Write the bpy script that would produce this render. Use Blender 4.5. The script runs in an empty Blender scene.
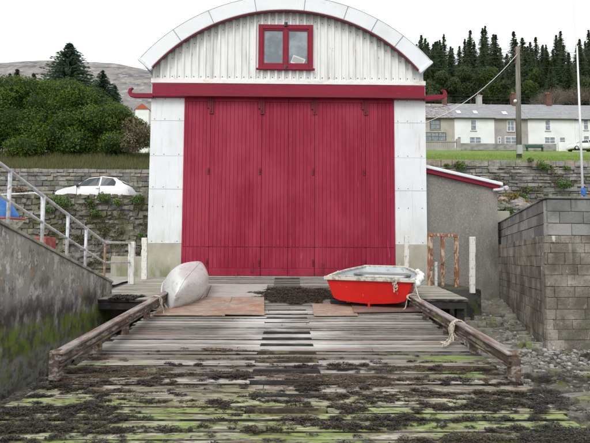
import bpy, math, random
import numpy as np
from mathutils import Vector, Matrix, noise
random.seed(7)
R = random.random
U = random.uniform
C = bpy.context.scene.collection
SC = bpy.context.scene

# ------------------------------------------------------------ camera basis
F = 500.0
pitch, yaw, roll = math.atan(36.5 / F), math.radians(0.86), math.radians(0.3)
fw = Vector((math.sin(yaw) * math.cos(pitch), math.cos(yaw) * math.cos(pitch), math.sin(pitch)))
rt0 = Vector((math.cos(yaw), -math.sin(yaw), 0))
up0 = rt0.cross(fw)
rt = (rt0 * math.cos(roll) - up0 * math.sin(roll)).normalized()
rt, up = (rt0 * math.cos(roll) + up0 * math.sin(roll)), (up0 * math.cos(roll) - rt0 * math.sin(roll))

def P(x, y, Y):
    d = fw + rt * ((x - 295) / F) + up * ((221.5 - y) / F)
    return d * (Y / d.y)

DS = 0.068
def deckz(y): return -1.51 + DS * y

# ------------------------------------------------------------ helpers
class MB:
    def __init__(s): s.v = []; s.f = []; s.m = []; s.t = []
    def add(s, vs, fs, tone=.5, mi=0):
        o = len(s.v); s.v += [tuple(v) for v in vs]
        for f in fs: s.f.append(tuple(i + o for i in f)); s.m.append(mi); s.t.append(tone)
    def box(s, c, d, M=None, tone=.5, mi=0, j=0):
        vs = []
        for a in (-.5, .5):
            for b in (-.5, .5):
                for e in (-.5, .5):
                    v = Vector((a * d[0] + (U(-j, j) if j else 0), b * d[1] + (U(-j, j) if j else 0), e * d[2] + (U(-j, j) if j else 0)))
                    if M: v = M @ v
                    vs.append(v + Vector(c))
        s.add(vs, [(0, 1, 3, 2), (4, 6, 7, 5), (0, 4, 5, 1), (2, 3, 7, 6), (0, 2, 6, 4), (1, 5, 7, 3)], tone, mi)
    def bx(s, x0, x1, y0, y1, z0, z1, tone=.5, mi=0, j=0):
        s.box(((x0 + x1) / 2, (y0 + y1) / 2, (z0 + z1) / 2), (x1 - x0, y1 - y0, z1 - z0), None, tone, mi, j)
    def beam(s, a, b, w, h, tone=.5, mi=0):
        a = Vector(a); b = Vector(b); d = (b - a); L = d.length; d.normalize()
        u = Vector((0, 0, 1)) if abs(d.z) < .95 else Vector((0, 1, 0))
        x = d.cross(u).normalized(); z = x.cross(d)
        M = Matrix((x, d, z)).transposed()
        s.box((a + b) / 2, (w, L, h), M, tone, mi)
    def tube(s, pts, r, n=8, tone=.5, mi=0, closed=False):
        pts = [Vector(p) for p in pts]; m = len(pts); vs = []; fs = []
        ref = None
        for i, p in enumerate(pts):
            a = pts[max(i - 1, 0)]; b = pts[min(i + 1, m - 1)]
            t = (b - a).normalized()
            if ref is None or abs(ref.dot(t)) > .98:
                ref = Vector((0, 0, 1)) if abs(t.z) < .9 else Vector((1, 0, 0))
            x = ref.cross(t).normalized(); y = t.cross(x); ref = y
            rr = r[i] if isinstance(r, (list, tuple)) else r
            for k in range(n):
                an = 2 * math.pi * k / n
                vs.append(p + x * (rr * math.cos(an)) + y * (rr * math.sin(an)))
        for i in range(m - 1):
            for k in range(n):
                k2 = (k + 1) % n
                fs.append((i * n + k, i * n + k2, (i + 1) * n + k2, (i + 1) * n + k))
        fs.append(tuple(range(n - 1, -1, -1))); fs.append(tuple((m - 1) * n + k for k in range(n)))
        s.add(vs, fs, tone, mi)
    def ball(s, c, r, n=8, tone=.5, mi=0, sq=(1, 1, 1), j=0):
        vs = []; fs = []; m = n // 2 + 1
        for i in range(m + 1):
            th = math.pi * i / m
            for k in range(n):
                ph = 2 * math.pi * k / n; q = r * (1 + U(-j, j))
                vs.append((c[0] + q * sq[0] * math.sin(th) * math.cos(ph), c[1] + q * sq[1] * math.sin(th) * math.sin(ph), c[2] + q * sq[2] * math.cos(th)))
        for i in range(m):
            for k in range(n):
                k2 = (k + 1) % n
                fs.append((i * n + k, (i + 1) * n + k, (i + 1) * n + k2, i * n + k2))
        s.add(vs, fs, tone, mi)
    def quad(s, c, a, b, tone=.5, mi=0):
        c = Vector(c)
        s.add([c - a - b, c + a - b, c + a + b, c - a + b], [(0, 1, 2, 3)], tone, mi)
    def prism(s, poly, y0, y1, tone=.5, mi=0):
        n = len(poly)
        vs = [(x, y0, z) for x, z in poly] + [(x, y1, z) for x, z in poly]
        fs = [tuple(range(n)), tuple(range(2 * n - 1, n - 1, -1))] + [(i, n + i, n + (i + 1) % n, (i + 1) % n) for i in range(n)]
        s.add(vs, fs, tone, mi)
    def build(s, name, mats, parent=None, smooth=False, bevel=0, fixn=True):
        me = bpy.data.meshes.new(name); me.from_pydata(s.v, [], s.f)
        if not isinstance(mats, (list, tuple)): mats = [mats]
        for m in mats: me.materials.append(m)
        me.polygons.foreach_set('material_index', s.m)
        at = me.attributes.new('tone', 'FLOAT', 'FACE'); at.data.foreach_set('value', s.t)
        if smooth: me.polygons.foreach_set('use_smooth', [True] * len(s.f))
        me.update()
        o = bpy.data.objects.new(name, me); C.objects.link(o)
        if parent:
            o.parent = parent; q_ = Vector((0, 0, 0)); k_ = parent
            while k_: q_ += Vector(k_.location); k_ = k_.parent
            o.location = -q_ if s.world else (0, 0, 0)
        if bevel:
            b = o.modifiers.new('b', 'BEVEL'); b.width = bevel; b.segments = 2; b.limit_method = 'ANGLE'
        return o
    world = True      # vertices given in world coordinates

class LB(MB):
    world = False     # vertices given relative to the parent

def tag(o, label=None, cat=None, group=None, kind=None):
    if label: o['label'] = label
    if cat: o['category'] = cat
    if group: o['group'] = group
    if kind: o['kind'] = kind
    return o
def thing(name, loc, label, cat, group=None, rz=0):
    o = bpy.data.objects.new(name, None); C.objects.link(o); o.location = loc; o.rotation_euler[2] = rz
    o.empty_display_size = .2
    return tag(o, label, cat, group)
def copy_tree(o, parent=None):
    c = o.copy(); C.objects.link(c)
    if parent: c.parent = parent
    for ch in [k for k in bpy.data.objects if k.parent == o]:
        copy_tree(ch, c)
    return c

# ------------------------------------------------------------ materials
MATS = {}
def mat(name, col, rough=.8, layers=(), bump=None, metal=0, coords='pos', spec=.3, alpha_trans=None, leaf=0):
    m = bpy.data.materials.new(name); m.use_nodes = True; nt = m.node_tree; N = nt.nodes; Lk = nt.links
    bs = N['Principled BSDF']; bs.inputs['Roughness'].default_value = rough; bs.inputs['Metallic'].default_value = metal
    bs.inputs['Specular IOR Level'].default_value = spec
    if coords == 'pos': co = N.new('ShaderNodeNewGeometry').outputs['Position']
    else: co = N.new('ShaderNodeTexCoord').outputs['Object']
    if isinstance(col, list):
        at = N.new('ShaderNodeAttribute'); at.attribute_name = 'tone'
        rp = N.new('ShaderNodeValToRGB'); Lk.new(at.outputs['Fac'], rp.inputs[0])
        e = rp.color_ramp.elements
        while len(e) < len(col): e.new(.5)
        for i, c in enumerate(col): e[i].position = i / (len(col) - 1); e[i].color = (*c, 1)
        cur = rp.outputs[0]
    else:
        rg = N.new('ShaderNodeRGB'); rg.outputs[0].default_value = (*col, 1); cur = rg.outputs[0]
    sep = None
    def mp(scale, off=(0, 0, 0)):
        q = N.new('ShaderNodeMapping'); q.inputs['Scale'].default_value = scale; q.inputs['Location'].default_value = off
        Lk.new(co, q.inputs[0]); return q.outputs[0]
    for i, l in enumerate(layers):
        sc = l.get('sc', (1, 1, 1)); sc = sc if isinstance(sc, tuple) else (sc,) * 3
        if l.get('tex') == 'vor':
            t = N.new('ShaderNodeTexVoronoi'); t.inputs['Scale'].default_value = 1; t.feature = l.get('feat', 'F1'); out = t.outputs['Distance']
        else:
            t = N.new('ShaderNodeTexNoise'); t.inputs['Scale'].default_value = 1
            t.inputs['Detail'].default_value = l.get('det', 5); t.inputs['Roughness'].default_value = l.get('nr', .6); out = t.outputs[0]
        Lk.new(mp(sc, (i * 7.3, i * 3.1, i * 5.7)), t.inputs['Vector'])
        mr = N.new('ShaderNodeMapRange'); mr.inputs[1].default_value = l.get('lo', .5); mr.inputs[2].default_value = l.get('hi', .6)
        mr.inputs[4].default_value = l.get('f', 1); Lk.new(out, mr.inputs[0]); fac = mr.outputs[0]
        for ax, k in (('x', 0), ('y', 1), ('z', 2)):
            for key in (ax, ax + '2'):
                if key in l:
                    if sep is None:
                        sep = N.new('ShaderNodeSeparateXYZ'); Lk.new(co, sep.inputs[0])
                    a, b = l[key]
                    r2 = N.new('ShaderNodeMapRange'); r2.interpolation_type = 'LINEAR'
                    if a < b: r2.inputs[1].default_value = a; r2.inputs[2].default_value = b
                    else: r2.inputs[1].default_value = b; r2.inputs[2].default_value = a; r2.inputs[3].default_value = 1; r2.inputs[4].default_value = 0
                    # wobble the edge with noise
                    w = N.new('ShaderNodeTexNoise'); w.inputs['Scale'].default_value = 1; w.inputs['Detail'].default_value = 4
                    Lk.new(mp(l.get('wsc', (3, 3, 1))), w.inputs['Vector'])
                    ma = N.new('ShaderNodeMath'); ma.operation = 'MULTIPLY_ADD'; ma.inputs[1].default_value = l.get('wob', abs(b - a)); 
                    Lk.new(w.outputs[0], ma.inputs[0]); 
                    s2 = N.new('ShaderNodeMath'); s2.operation = 'SUBTRACT'; s2.inputs[1].default_value = l.get('wob', abs(b - a)) * .5
                    Lk.new(sep.outputs[k], s2.inputs[0]); Lk.new(s2.outputs[0], ma.inputs[2])
                    Lk.new(ma.outputs[0], r2.inputs[0])
                    mm = N.new('ShaderNodeMath'); mm.operation = 'MULTIPLY'; Lk.new(fac, mm.inputs[0]); Lk.new(r2.outputs[0], mm.inputs[1]); fac = mm.outputs[0]
        mx = N.new('ShaderNodeMix'); mx.data_type = 'RGBA'; mx.blend_type = l.get('mode', 'MIX')
        Lk.new(fac, mx.inputs[0]); Lk.new(cur, mx.inputs[6]); mx.inputs[7].default_value = (*l['col'], 1); cur = mx.outputs[2]
    Lk.new(cur, bs.inputs['Base Color'])
    if leaf:
        tr = N.new('ShaderNodeBsdfTranslucent'); Lk.new(cur, tr.inputs['Color']); ms = N.new('ShaderNodeMixShader'); ms.inputs[0].default_value = leaf
        Lk.new(bs.outputs[0], ms.inputs[1]); Lk.new(tr.outputs[0], ms.inputs[2]); Lk.new(ms.outputs[0], N['Material Output'].inputs['Surface'])
    if bump:
        sc, st = bump[0], bump[1]; sc = sc if isinstance(sc, tuple) else (sc,) * 3
        t = N.new('ShaderNodeTexNoise'); t.inputs['Scale'].default_value = 1; t.inputs['Detail'].default_value = 6; t.inputs['Roughness'].default_value = .65
        Lk.new(mp(sc), t.inputs['Vector'])
        b = N.new('ShaderNodeBump'); b.inputs['Strength'].default_value = st; b.inputs['Distance'].default_value = bump[2] if len(bump) > 2 else .02
        Lk.new(t.outputs[0], b.inputs['Height']); Lk.new(b.outputs[0], bs.inputs['Normal'])
    if alpha_trans: bs.inputs['Transmission Weight'].default_value = alpha_trans
    MATS[name] = m
    return m

m_white = mat('white_sheet', (.74, .76, .77), .55, [
    dict(col=(.58, .60, .60), sc=(1.2, 1.2, .8), lo=.45, hi=.75, f=.6),
    dict(col=(.36, .25, .13), sc=(3.2, 3, .35), lo=.66, hi=.75, f=.45, z=(-.2, 3.0), wob=.5),
    dict(col=(.42, .42, .38), sc=(14, 14, 1.3), lo=.55, hi=.75, f=.4),
    dict(col=(.40, .40, .34), sc=(5, 5, 2), lo=.35, hi=.7, f=.55, z=(1.3, .35))], bump=(4, .12, .02))
m_gable = mat('corrugated_white', (.76, .77, .76), .5, [
    dict(col=(.52, .53, .52), sc=(4, 2, .8), lo=.45, hi=.7, f=.7),
    dict(col=(.38, .25, .11), sc=(13, 3, .45), lo=.60, hi=.70, f=.6, det=3),
    dict(col=(.26, .13, .05), sc=(16, 3, 5), lo=.56, hi=.64, f=.7, z=(5.35, 5.05), wob=.2),
    dict(col=(.30, .18, .08), sc=(9, 3, 3), lo=.64, hi=.70, f=.7)], bump=(6, .1, .02))
m_fascia = mat('roof_sheet_white', (.74, .76, .78), .5, [
    dict(col=(.56, .60, .62), sc=(.9, 2, .9), lo=.45, hi=.7, f=.6),
    dict(col=(.42, .40, .36), sc=(7, 7, 7), lo=.62, hi=.72, f=.5),
    dict(col=(.30, .15, .06), sc=(3, 3, 3), lo=.70, hi=.76, f=.8)], bump=(3, .15, .03))
m_roof = mat('roof_grey', (.45, .47, .48), .7, [dict(col=(.25, .26, .24), sc=.8, lo=.45, hi=.65)])
m_trim = mat('white_trim', (.78, .78, .76), .6, [
    dict(col=(.50, .42, .25), sc=(1.5, 2, 6), lo=.60, hi=.7, f=.7),
    dict(col=(.55, .56, .53), sc=(2, 4, 5), lo=.5, hi=.7, f=.6)])
m_red = mat('red_door_paint', [(.225, .014, .035), (.27, .019, .045), (.305, .026, .056)], .5, [
    dict(col=(.22, .008, .026), sc=(1.2, 3, .7), lo=.42, hi=.72, f=.6),
    dict(col=(.38, .045, .085), sc=(14, 3, .7), lo=.50, hi=.75, f=.5),
    dict(col=(.42, .14, .17), sc=(9, 4, 1.5), lo=.62, hi=.70, f=.6, z=(1.2, .0), det=8),
    dict(col=(.40, .08, .12), sc=(25, 4, 3), lo=.64, hi=.70, f=.6, det=8),
    dict(col=(.36, .045, .075), sc=(.9, 1, .5), lo=.48, hi=.62, f=.6, det=6),
    dict(col=(.16, .02, .03), sc=(1.3, 1, 5), lo=.46, hi=.60, f=.6, z=(-.25, -.5), wob=.2),
    dict(col=(.18, .02, .035), sc=(10, 3, .5), lo=.60, hi=.70, f=.6, det=6),
    dict(col=(.10, .015, .02), sc=(9, 4, 3), lo=.55, hi=.72, f=.8, z=(.0, -.5), wob=.4)], bump=((30, 10, 2), .2, .01), spec=.15)
m_red2 = mat('red_beam_paint', (.23, .013, .035), .5, [
    dict(col=(.18, .007, .024), sc=(1, 3, 3), lo=.45, hi=.65, f=.7),
    dict(col=(.38, .14, .14), sc=(3, 6, 20), lo=.66, hi=.74, f=.5)], bump=(12, .2, .01), spec=.2)
m_iron = mat('dark_red_iron', (.16, .014, .028), .6, [dict(col=(.11, .035, .03), sc=12, lo=.58, hi=.66)])
m_conc = mat('plinth_concrete', (.44, .42, .35), .9, [
    dict(col=(.28, .27, .21), sc=(2, 2, 1), lo=.4, hi=.7, f=.9),
    dict(col=(.20, .22, .10), sc=(4, 4, 1.2), lo=.45, hi=.6, f=.8, z=(.1, -.4)),
    dict(col=(.6, .58, .50), sc=(9, 9, 4), lo=.6, hi=.7, f=.5)], bump=(18, .3, .02))
m_glass = mat('window_glass', (.14, .17, .19), .12, [dict(col=(.34, .38, .40), sc=2.5, lo=.4, hi=.7, f=.8)], spec=.6, coords='pos')
m_darkglass = mat('dark_glass', (.05, .06, .062), .15, spec=.25)
m_paper = mat('paper', (.62, .62, .58), .8, [dict(col=(.4, .4, .36), sc=14, lo=.5, hi=.6, f=.6)])

wood_layers = [
    dict(col=(.12, .105, .09), sc=(3, 60, 6), lo=.49, hi=.62, f=.85, det=9, nr=.72),
    dict(col=(.55, .53, .50), sc=(4, 80, 6), lo=.54, hi=.64, f=.7, det=9, nr=.72),
    dict(col=(.06, .05, .04), sc=(1.6, 38, 20), lo=.60, hi=.635, f=.85, det=6),
    dict(col=(.62, .605, .58), sc=(.8, 1.2, 1), lo=.42, hi=.56, f=.65, det=7, x=(-1.0, -.45), x2=(1.0, .45), y=(9.4, 8.6), y2=(5.6, 6.4), wob=.5),
    dict(col=(.20, .13, .10), sc=(.9, 2.5, 1), lo=.54, hi=.68, f=.6, y=(12, 7)),
    # mud and algae staining lower down the slip
    dict(col=(.13, .095, .06), sc=(1.3, 6.5, 1), lo=.47, hi=.58, f=.85, y=(6.3, 5.2), wsc=(1, 1, 1), wob=1.2, det=8),
    dict(col=(.50, .45, .40), sc=(2, 11, 1), lo=.52, hi=.62, f=.7, y=(5.6, 5.0), det=8),
    dict(col=(.23, .285, .085), sc=(2.2, 9.0, 1), lo=.42, hi=.54, f=.85, y=(4.8, 4.2), wsc=(1.5, 1.5, 1), wob=.8, det=8),
    dict(col=(.17, .235, .045), sc=(9, 34, 1), lo=.50, hi=.60, f=.75, y=(4.6, 3.9), wob=.5),
    dict(col=(.20, .29, .05), sc=(2.2, 7, 1), lo=.47, hi=.58, f=.8, x=(1.1, 1.7), y=(6.2, 5.8), y2=(4.7, 5.0), wob=.4),
    dict(col=(.24, .31, .09), sc=(2.2, 7, 1), lo=.50, hi=.60, f=.7, x=(-1.2, -1.7), y=(5.9, 5.4), wob=.5),
    dict(col=(.45, .43, .33), sc=(5, 22, 1), lo=.55, hi=.63, f=.75, y=(5.2, 4.4)),
    dict(col=(.11, .08, .05), sc=(3, 14, 4), lo=.54, hi=.62, f=.75, y=(5.6, 4.8), det=8),
    dict(col=(.035, .03, .026), sc=(10, 34, 4), lo=.55, hi=.62, f=.85, y=(6.0, 4.6))]
m_deck = mat('weathered_planks', [(.11, .10, .085), (.20, .185, .165), (.29, .27, .245), (.40, .38, .355)], .85, wood_layers, bump=((3, 90, 20), .55, .012))
m_plat = mat('platform_planks', [(.26, .25, .21), (.36, .34, .30), (.44, .42, .37)], .85, wood_layers[:4] + [
    dict(col=(.22, .25, .13), sc=(2, 3, 1), lo=.45, hi=.65, f=.5)], bump=((3, 80, 20), .5, .012))
m_keel = mat('keelway_boards', [(.30, .28, .26), (.42, .40, .37), (.58, .57, .55)], .8, [
    dict(col=(.16, .14, .12), sc=(2, 45, 6), lo=.50, hi=.68, f=.7),
    dict(col=(.62, .62, .60), sc=(2.0, 3, 6), lo=.48, hi=.6, f=.7, y=(6.1, 6.6), y2=(9.0, 8.6), wob=.2)] + wood_layers[5:8], bump=((3, 60, 20), .4, .01))
m_darkbeam = mat('dark_timber', (.035, .032, .03), .85, [dict(col=(.10, .095, .085), sc=(4, 4, 12), lo=.5, hi=.65, f=.7)], bump=(12, .4))
m_edge = mat('plank_gap_shade', (.03, .026, .022), .95, [dict(col=(.17, .155, .135), sc=(5, 5, 12), lo=.50, hi=.60, f=.8)])  # near-black plank sides: shade of the board gaps put into the colour
m_slot = mat('slot_timber', (.05, .042, .03), .9, [dict(col=(.20, .16, .09), sc=(5, 9, 14), lo=.50, hi=.60, f=.85, y=(6.4, 6.0)), dict(col=(.14, .15, .05), sc=(4, 4, 9), lo=.52, hi=.60, f=.8, y=(4.6, 4.2))], bump=(20, .3))
m_rust = mat('rusty_rail', (.095, .068, .055), .85, [
    dict(col=(.17, .095, .062), sc=(9, 4, 12), lo=.50, hi=.62, f=.65, det=8),
    dict(col=(.33, .30, .27), sc=(14, 4, 22), lo=.53, hi=.60, f=.75, det=8),
    dict(col=(.05, .035, .03), sc=(14, 7, 14), lo=.56, hi=.64, f=.8),
    dict(col=(.20, .22, .09), sc=(3, 3, 3), lo=.58, hi=.66, f=.5)], bump=(30, .8, .012))
m_railtop = mat('rail_cap', (.27, .235, .22), .85, [
    dict(col=(.13, .075, .06), sc=(16, 2.5, 16), lo=.46, hi=.62, f=.9),
    dict(col=(.42, .39, .36), sc=(12, 1.2, 12), lo=.54, hi=.66, f=.7),
    dict(col=(.20, .09, .05), sc=(5, 5, 5), lo=.58, hi=.66, f=.8)], bump=((40, 8, 30), .6, .01))
m_sheet = mat('rust_sheet', (.27, .21, .17), .8, [
    dict(col=(.31, .12, .045), sc=(1.2, 3.2, 1), lo=.48, hi=.60, f=.8),
    dict(col=(.38, .27, .20), sc=(2.5, 5, 1), lo=.50, hi=.62, f=.7),
    dict(col=(.20, .10, .06), sc=(5, 12, 2), lo=.55, hi=.68, f=.8),
    dict(col=(.48, .45, .42), sc=(8, 18, 2), lo=.56, hi=.66, f=.5)], bump=(25, .3, .008))
m_sheet2 = mat('pale_ply_sheet', (.34, .32, .295), .8, [
    dict(col=(.30, .24, .21), sc=(1.5, 3, 1), lo=.48, hi=.62, f=.8),
    dict(col=(.42, .40, .375), sc=(4, 14, 1), lo=.5, hi=.62, f=.7)], bump=(25, .25, .008))
m_sheet3 = mat('dark_ply_sheet', (.16, .10, .085), .8, [
    dict(col=(.26, .17, .13), sc=(1.5, 4, 1), lo=.48, hi=.62, f=.8)], bump=(25, .25, .008))
m_oldwall = mat('stained_sea_wall', (.33, .32, .29), .9, [
    dict(col=(.23, .22, .19), sc=(2, 2.5, .8), lo=.45, hi=.62, f=.8, det=8),
    dict(col=(.13, .12, .10), sc=(9, 3.6, 2.6), lo=.51, hi=.58, f=.75, det=10, nr=.78),
    dict(col=(.50, .49, .455), sc=(12, 4.2, 2.8), lo=.52, hi=.57, f=.85, det=10, nr=.78),
    dict(col=(.30, .23, .14), sc=(8, 3, 2.2), lo=.57, hi=.66, f=.7, det=8),
    dict(col=(.70, .69, .65), sc=(18, 7, 6), lo=.57, hi=.64, f=.75, det=9, nr=.7),
    dict(col=(.05, .047, .038), sc=(9, 3.5, 2.4), lo=.34, hi=.56, f=.92, z=(-.45, -.80), wsc=(3, 2.5, 1), wob=.6, det=8),
    dict(col=(.155, .20, .035), sc=(7, 4, 5), lo=.38, hi=.54, f=.95, z=(-.92, -1.04), wsc=(3, 2.5, 2), wob=.30, det=8),
    dict(col=(.07, .085, .02), sc=(14, 5, 4), lo=.50, hi=.60, f=.7, z=(-.92, -1.04), wsc=(3, 2.5, 2), wob=.30, det=8),
    dict(col=(.24, .24, .215), sc=(12, 5, 9), lo=.34, hi=.58, f=.95, z=(-1.34, -1.42), wsc=(3, 6, 1.5), wob=.35, det=8),
    dict(col=(.10, .095, .08), sc=(20, 7, 12), lo=.50, hi=.60, f=.8, z=(-1.34, -1.5), wsc=(3, 6, 1.5), wob=.3, det=8),
    dict(col=(.05, .045, .04), sc=(12, 12, 9), lo=.50, hi=.60, f=.85, z=(-1.6, -1.75), wsc=(2, 4, 1.5), wob=.2)], bump=((16, 16, 6), .7, .03))
m_coping = mat('sea_wall_coping', (.36, .34, .28), .9, [dict(col=(.16, .16, .11), sc=5, lo=.45, hi=.6, f=.8)], bump=(20, .4))
m_render = mat('grey_pebbledash', (.27, .255, .23), .95, [
    dict(col=(.19, .18, .165), sc=(1.4, 1.4, .7), lo=.42, hi=.65, f=.8),
    dict(col=(.36, .34, .31), sc=(22, 22, 22), lo=.54, hi=.62, f=.6),
    dict(col=(.11, .105, .095), sc=(30, 30, 30), lo=.56, hi=.64, f=.6),
    dict(col=(.09, .09, .075), sc=(3, 3, .8), lo=.38, hi=.6, f=.85, x=(5.4, 6.1), z=(1.6, .2), wob=.5),
    dict(col=(.08, .10, .05), sc=(3, 3, 2), lo=.4, hi=.6, f=.8, z=(-.5, -1.2))], bump=(45, .8, .02))
m_galv = mat('galvanised_tube', (.60, .62, .64), .45, [
    dict(col=(.30, .31, .32), sc=9, lo=.5, hi=.6, f=.7), dict(col=(.25, .12, .06), sc=(7, 7, 4), lo=.64, hi=.7, f=.8)], metal=.0)
m_rustpost = mat('rust_post', (.30, .18, .11), .8, [dict(col=(.45, .42, .38), sc=9, lo=.5, hi=.6, f=.7)], bump=(30, .3))
m_whitepost = mat('flaking_white_post', (.68, .67, .62), .7, [
    dict(col=(.32, .29, .24), sc=(25, 25, 9), lo=.57, hi=.62, f=.8), dict(col=(.16, .10, .06), sc=(18, 18, 7), lo=.66, hi=.70, f=.9)], bump=(40, .3, .008))
m_orange = mat('orange_flaking_timber', (.26, .115, .06), .8, [
    dict(col=(.52, .42, .32), sc=(14, 14, 4), lo=.49, hi=.55, f=.85), dict(col=(.12, .08, .05), sc=(12, 12, 8), lo=.58, hi=.66, f=.8)], bump=(40, .4, .01))
m_wire = mat('grey_wire', (.20, .19, .18), .6)
m_stone = mat('rubble_stone', [(.12, .12, .12), (.20, .20, .195), (.27, .265, .25), (.33, .315, .28), (.32, .26, .20)], .95, [
    dict(col=(.11, .11, .095), sc=3.5, lo=.50, hi=.68, f=.8),
    dict(col=(.42, .41, .38), sc=(9, 9, 12), lo=.58, hi=.68, f=.7),
    dict(col=(.15, .16, .075), sc=(1.6, 1.6, 2.2), lo=.52, hi=.64, f=.7)], bump=(14, .9, .05))
m_stone2 = mat('mossy_rubble', [(.11, .105, .095), (.18, .17, .145), (.25, .235, .20), (.31, .29, .245), (.24, .19, .13)], .95, [
    dict(col=(.08, .075, .06), sc=3.5, lo=.48, hi=.64, f=.85),
    dict(col=(.42, .40, .36), sc=(7, 7, 9), lo=.58, hi=.66, f=.7),
    dict(col=(.13, .13, .05), sc=(1.1, 1.1, 1.4), lo=.48, hi=.62, f=.8)], bump=(12, 1, .06))
m_mortar = mat('old_mortar', (.20, .19, .165), .95, [dict(col=(.09, .09, .07), sc=6, lo=.45, hi=.6)], bump=(20, .8, .03))
m_block = mat('concrete_block', [(.155, .155, .15), (.215, .215, .205), (.27, .27, .255), (.32, .315, .295)], .95, [
    dict(col=(.10, .105, .09), sc=(1.4, 1.4, 1.8), lo=.46, hi=.64, f=.75),
    dict(col=(.38, .37, .345), sc=(9, 9, 12), lo=.62, hi=.70, f=.6),
    dict(col=(.09, .09, .08), sc=(6, 6, 1), lo=.55, hi=.66, f=.6, z=(.75, 1.1))], bump=(26, .6, .02))
m_blockmort = mat('block_mortar', (.36, .35, .32), .95, [dict(col=(.16, .16, .14), sc=5, lo=.45, hi=.62)], bump=(30, .4))
m_quay = mat('quay_masonry', [(.16, .145, .12), (.24, .22, .185), (.31, .29, .25), (.38, .355, .31)], .95, [
    dict(col=(.14, .13, .105), sc=(2.2, 2.2, 1.2), lo=.45, hi=.64, f=.85),
    dict(col=(.10, .10, .085), sc=(7, 7, .8), lo=.54, hi=.66, f=.8),
    dict(col=(.40, .37, .31), sc=(4, 4, 3), lo=.55, hi=.68, f=.6),
    dict(col=(.50, .44, .36), sc=(1.2, 1.2, .8), lo=.50, hi=.64, f=.45), dict(col=(.12, .105, .08), sc=(16, 16, 9), lo=.54, hi=.62, f=.7, det=9, nr=.75), dict(col=(.68, .67, .63), sc=(6, 6, 2.6), lo=.60, hi=.64, f=.8, det=9, nr=.75),
    dict(col=(.09, .08, .06), sc=(1.6, 1.6, 1.2), lo=.44, hi=.60, f=.75, det=8), dict(col=(.12, .135, .06), sc=(3, 3, 3), lo=.50, hi=.64, f=.7, z=(-.9, -1.3))], bump=((12, 12, 12), .8, .04))
m_quaymort = mat('quay_mortar', (.20, .185, .155), .95, [dict(col=(.10, .10, .085), sc=3, lo=.42, hi=.6), dict(col=(.55, .54, .50), sc=6, lo=.60, hi=.68)], bump=(30, .6, .02))
m_moss = mat('moss', [(.16, .10, .035), (.20, .15, .04), (.12, .16, .04)], .95, bump=(30, .8, .02))
m_beach = mat('shingle_beach', (.15, .14, .115), .9, [
    dict(col=(.25, .24, .205), sc=(2.2, 3.5, 2), lo=.50, hi=.62, f=.8),
    dict(col=(.09, .085, .075), sc=(4, 7, 4), lo=.52, hi=.62, f=.85),
    dict(col=(.44, .44, .42), sc=(16, 16, 16), lo=.58, hi=.66, f=.7),
    dict(col=(.17, .21, .05), sc=(1.3, 2.4, 1), lo=.54, hi=.63, f=.85),
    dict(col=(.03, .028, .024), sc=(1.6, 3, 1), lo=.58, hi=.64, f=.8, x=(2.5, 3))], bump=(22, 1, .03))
m_rock = mat('slab_rock', [(.075, .07, .055), (.17, .16, .135), (.33, .32, .285)], .9, [
    dict(col=(.42, .415, .39), sc=(14, 20, 14), lo=.56, hi=.62, f=.7, det=9, nr=.75),
    dict(col=(.05, .047, .04), sc=(10, 16, 10), lo=.56, hi=.62, f=.8, det=9, nr=.75),
    dict(col=(.17, .21, .055), sc=(2.5, 4, 3), lo=.55, hi=.64, f=.85),
    dict(col=(.10, .09, .08), sc=8, lo=.52, hi=.62, f=.7)], bump=(25, .8, .02))
m_weed = mat('seaweed_mat', [(.014, .012, .010), (.030, .024, .017), (.060, .045, .026), (.10, .08, .035)], .55, spec=.4)
m_litter2 = mat('dried_weed', [(.03, .022, .016), (.07, .05, .032), (.13, .095, .06)], .85)
m_litter = mat('brown_weed', [(.05, .035, .022), (.10, .07, .04), (.16, .12, .075)], .8)
m_weedgreen = mat('green_weed', [(.10, .18, .02), (.18, .28, .04)], .6)
m_leaf = mat('hedge_leaf', [(.026, .050, .008), (.065, .110, .013), (.115, .180, .022), (.18, .25, .035)], .55, spec=.3, leaf=.4)
m_leafl = mat('light_leaf', [(.05, .095, .02), (.09, .15, .03), (.14, .20, .05)], .6)
m_needle = mat('conifer_needles', [(.060, .088, .050), (.10, .14, .075), (.15, .19, .105)], .8, spec=.1, leaf=.45)
m_needle2 = mat('cedar_needles', [(.05, .082, .055), (.08, .12, .078), (.12, .165, .10)], .8, spec=.1, leaf=.45)
m_needle3 = mat('olive_foliage', [(.05, .07, .032), (.075, .10, .042), (.11, .145, .055)], .75, spec=.15, leaf=.4)
m_mid = mat('mid_green_foliage', [(.05, .085, .028), (.08, .125, .035), (.12, .17, .045)], .7, spec=.15, leaf=.4)
m_brown = mat('brown_twig_foliage', [(.10, .075, .045), (.16, .125, .08), (.13, .14, .06)], .85)
m_bark = mat('bark', (.10, .08, .06), .9, [dict(col=(.05, .04, .035), sc=(9, 9, 2), lo=.45, hi=.6)], bump=(12, .6))
m_twig = mat('bare_twigs', (.20, .165, .13), .9)
m_grass = mat('grass_sheet', (.14, .21, .04), .9, [
    dict(col=(.18, .24, .05), sc=(.5, .5, .5), lo=.45, hi=.65, f=.8),
    dict(col=(.07, .11, .025), sc=3, lo=.5, hi=.65, f=.7)], bump=(6, .8, .1))
m_blade = mat('grass_blade', [(.14, .22, .035), (.21, .30, .055), (.27, .34, .09)], .8, leaf=.4)
m_dryblade = mat('dry_grass_blade', [(.12, .14, .05), (.21, .19, .10), (.11, .16, .04)], .85, leaf=.4)
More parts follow.
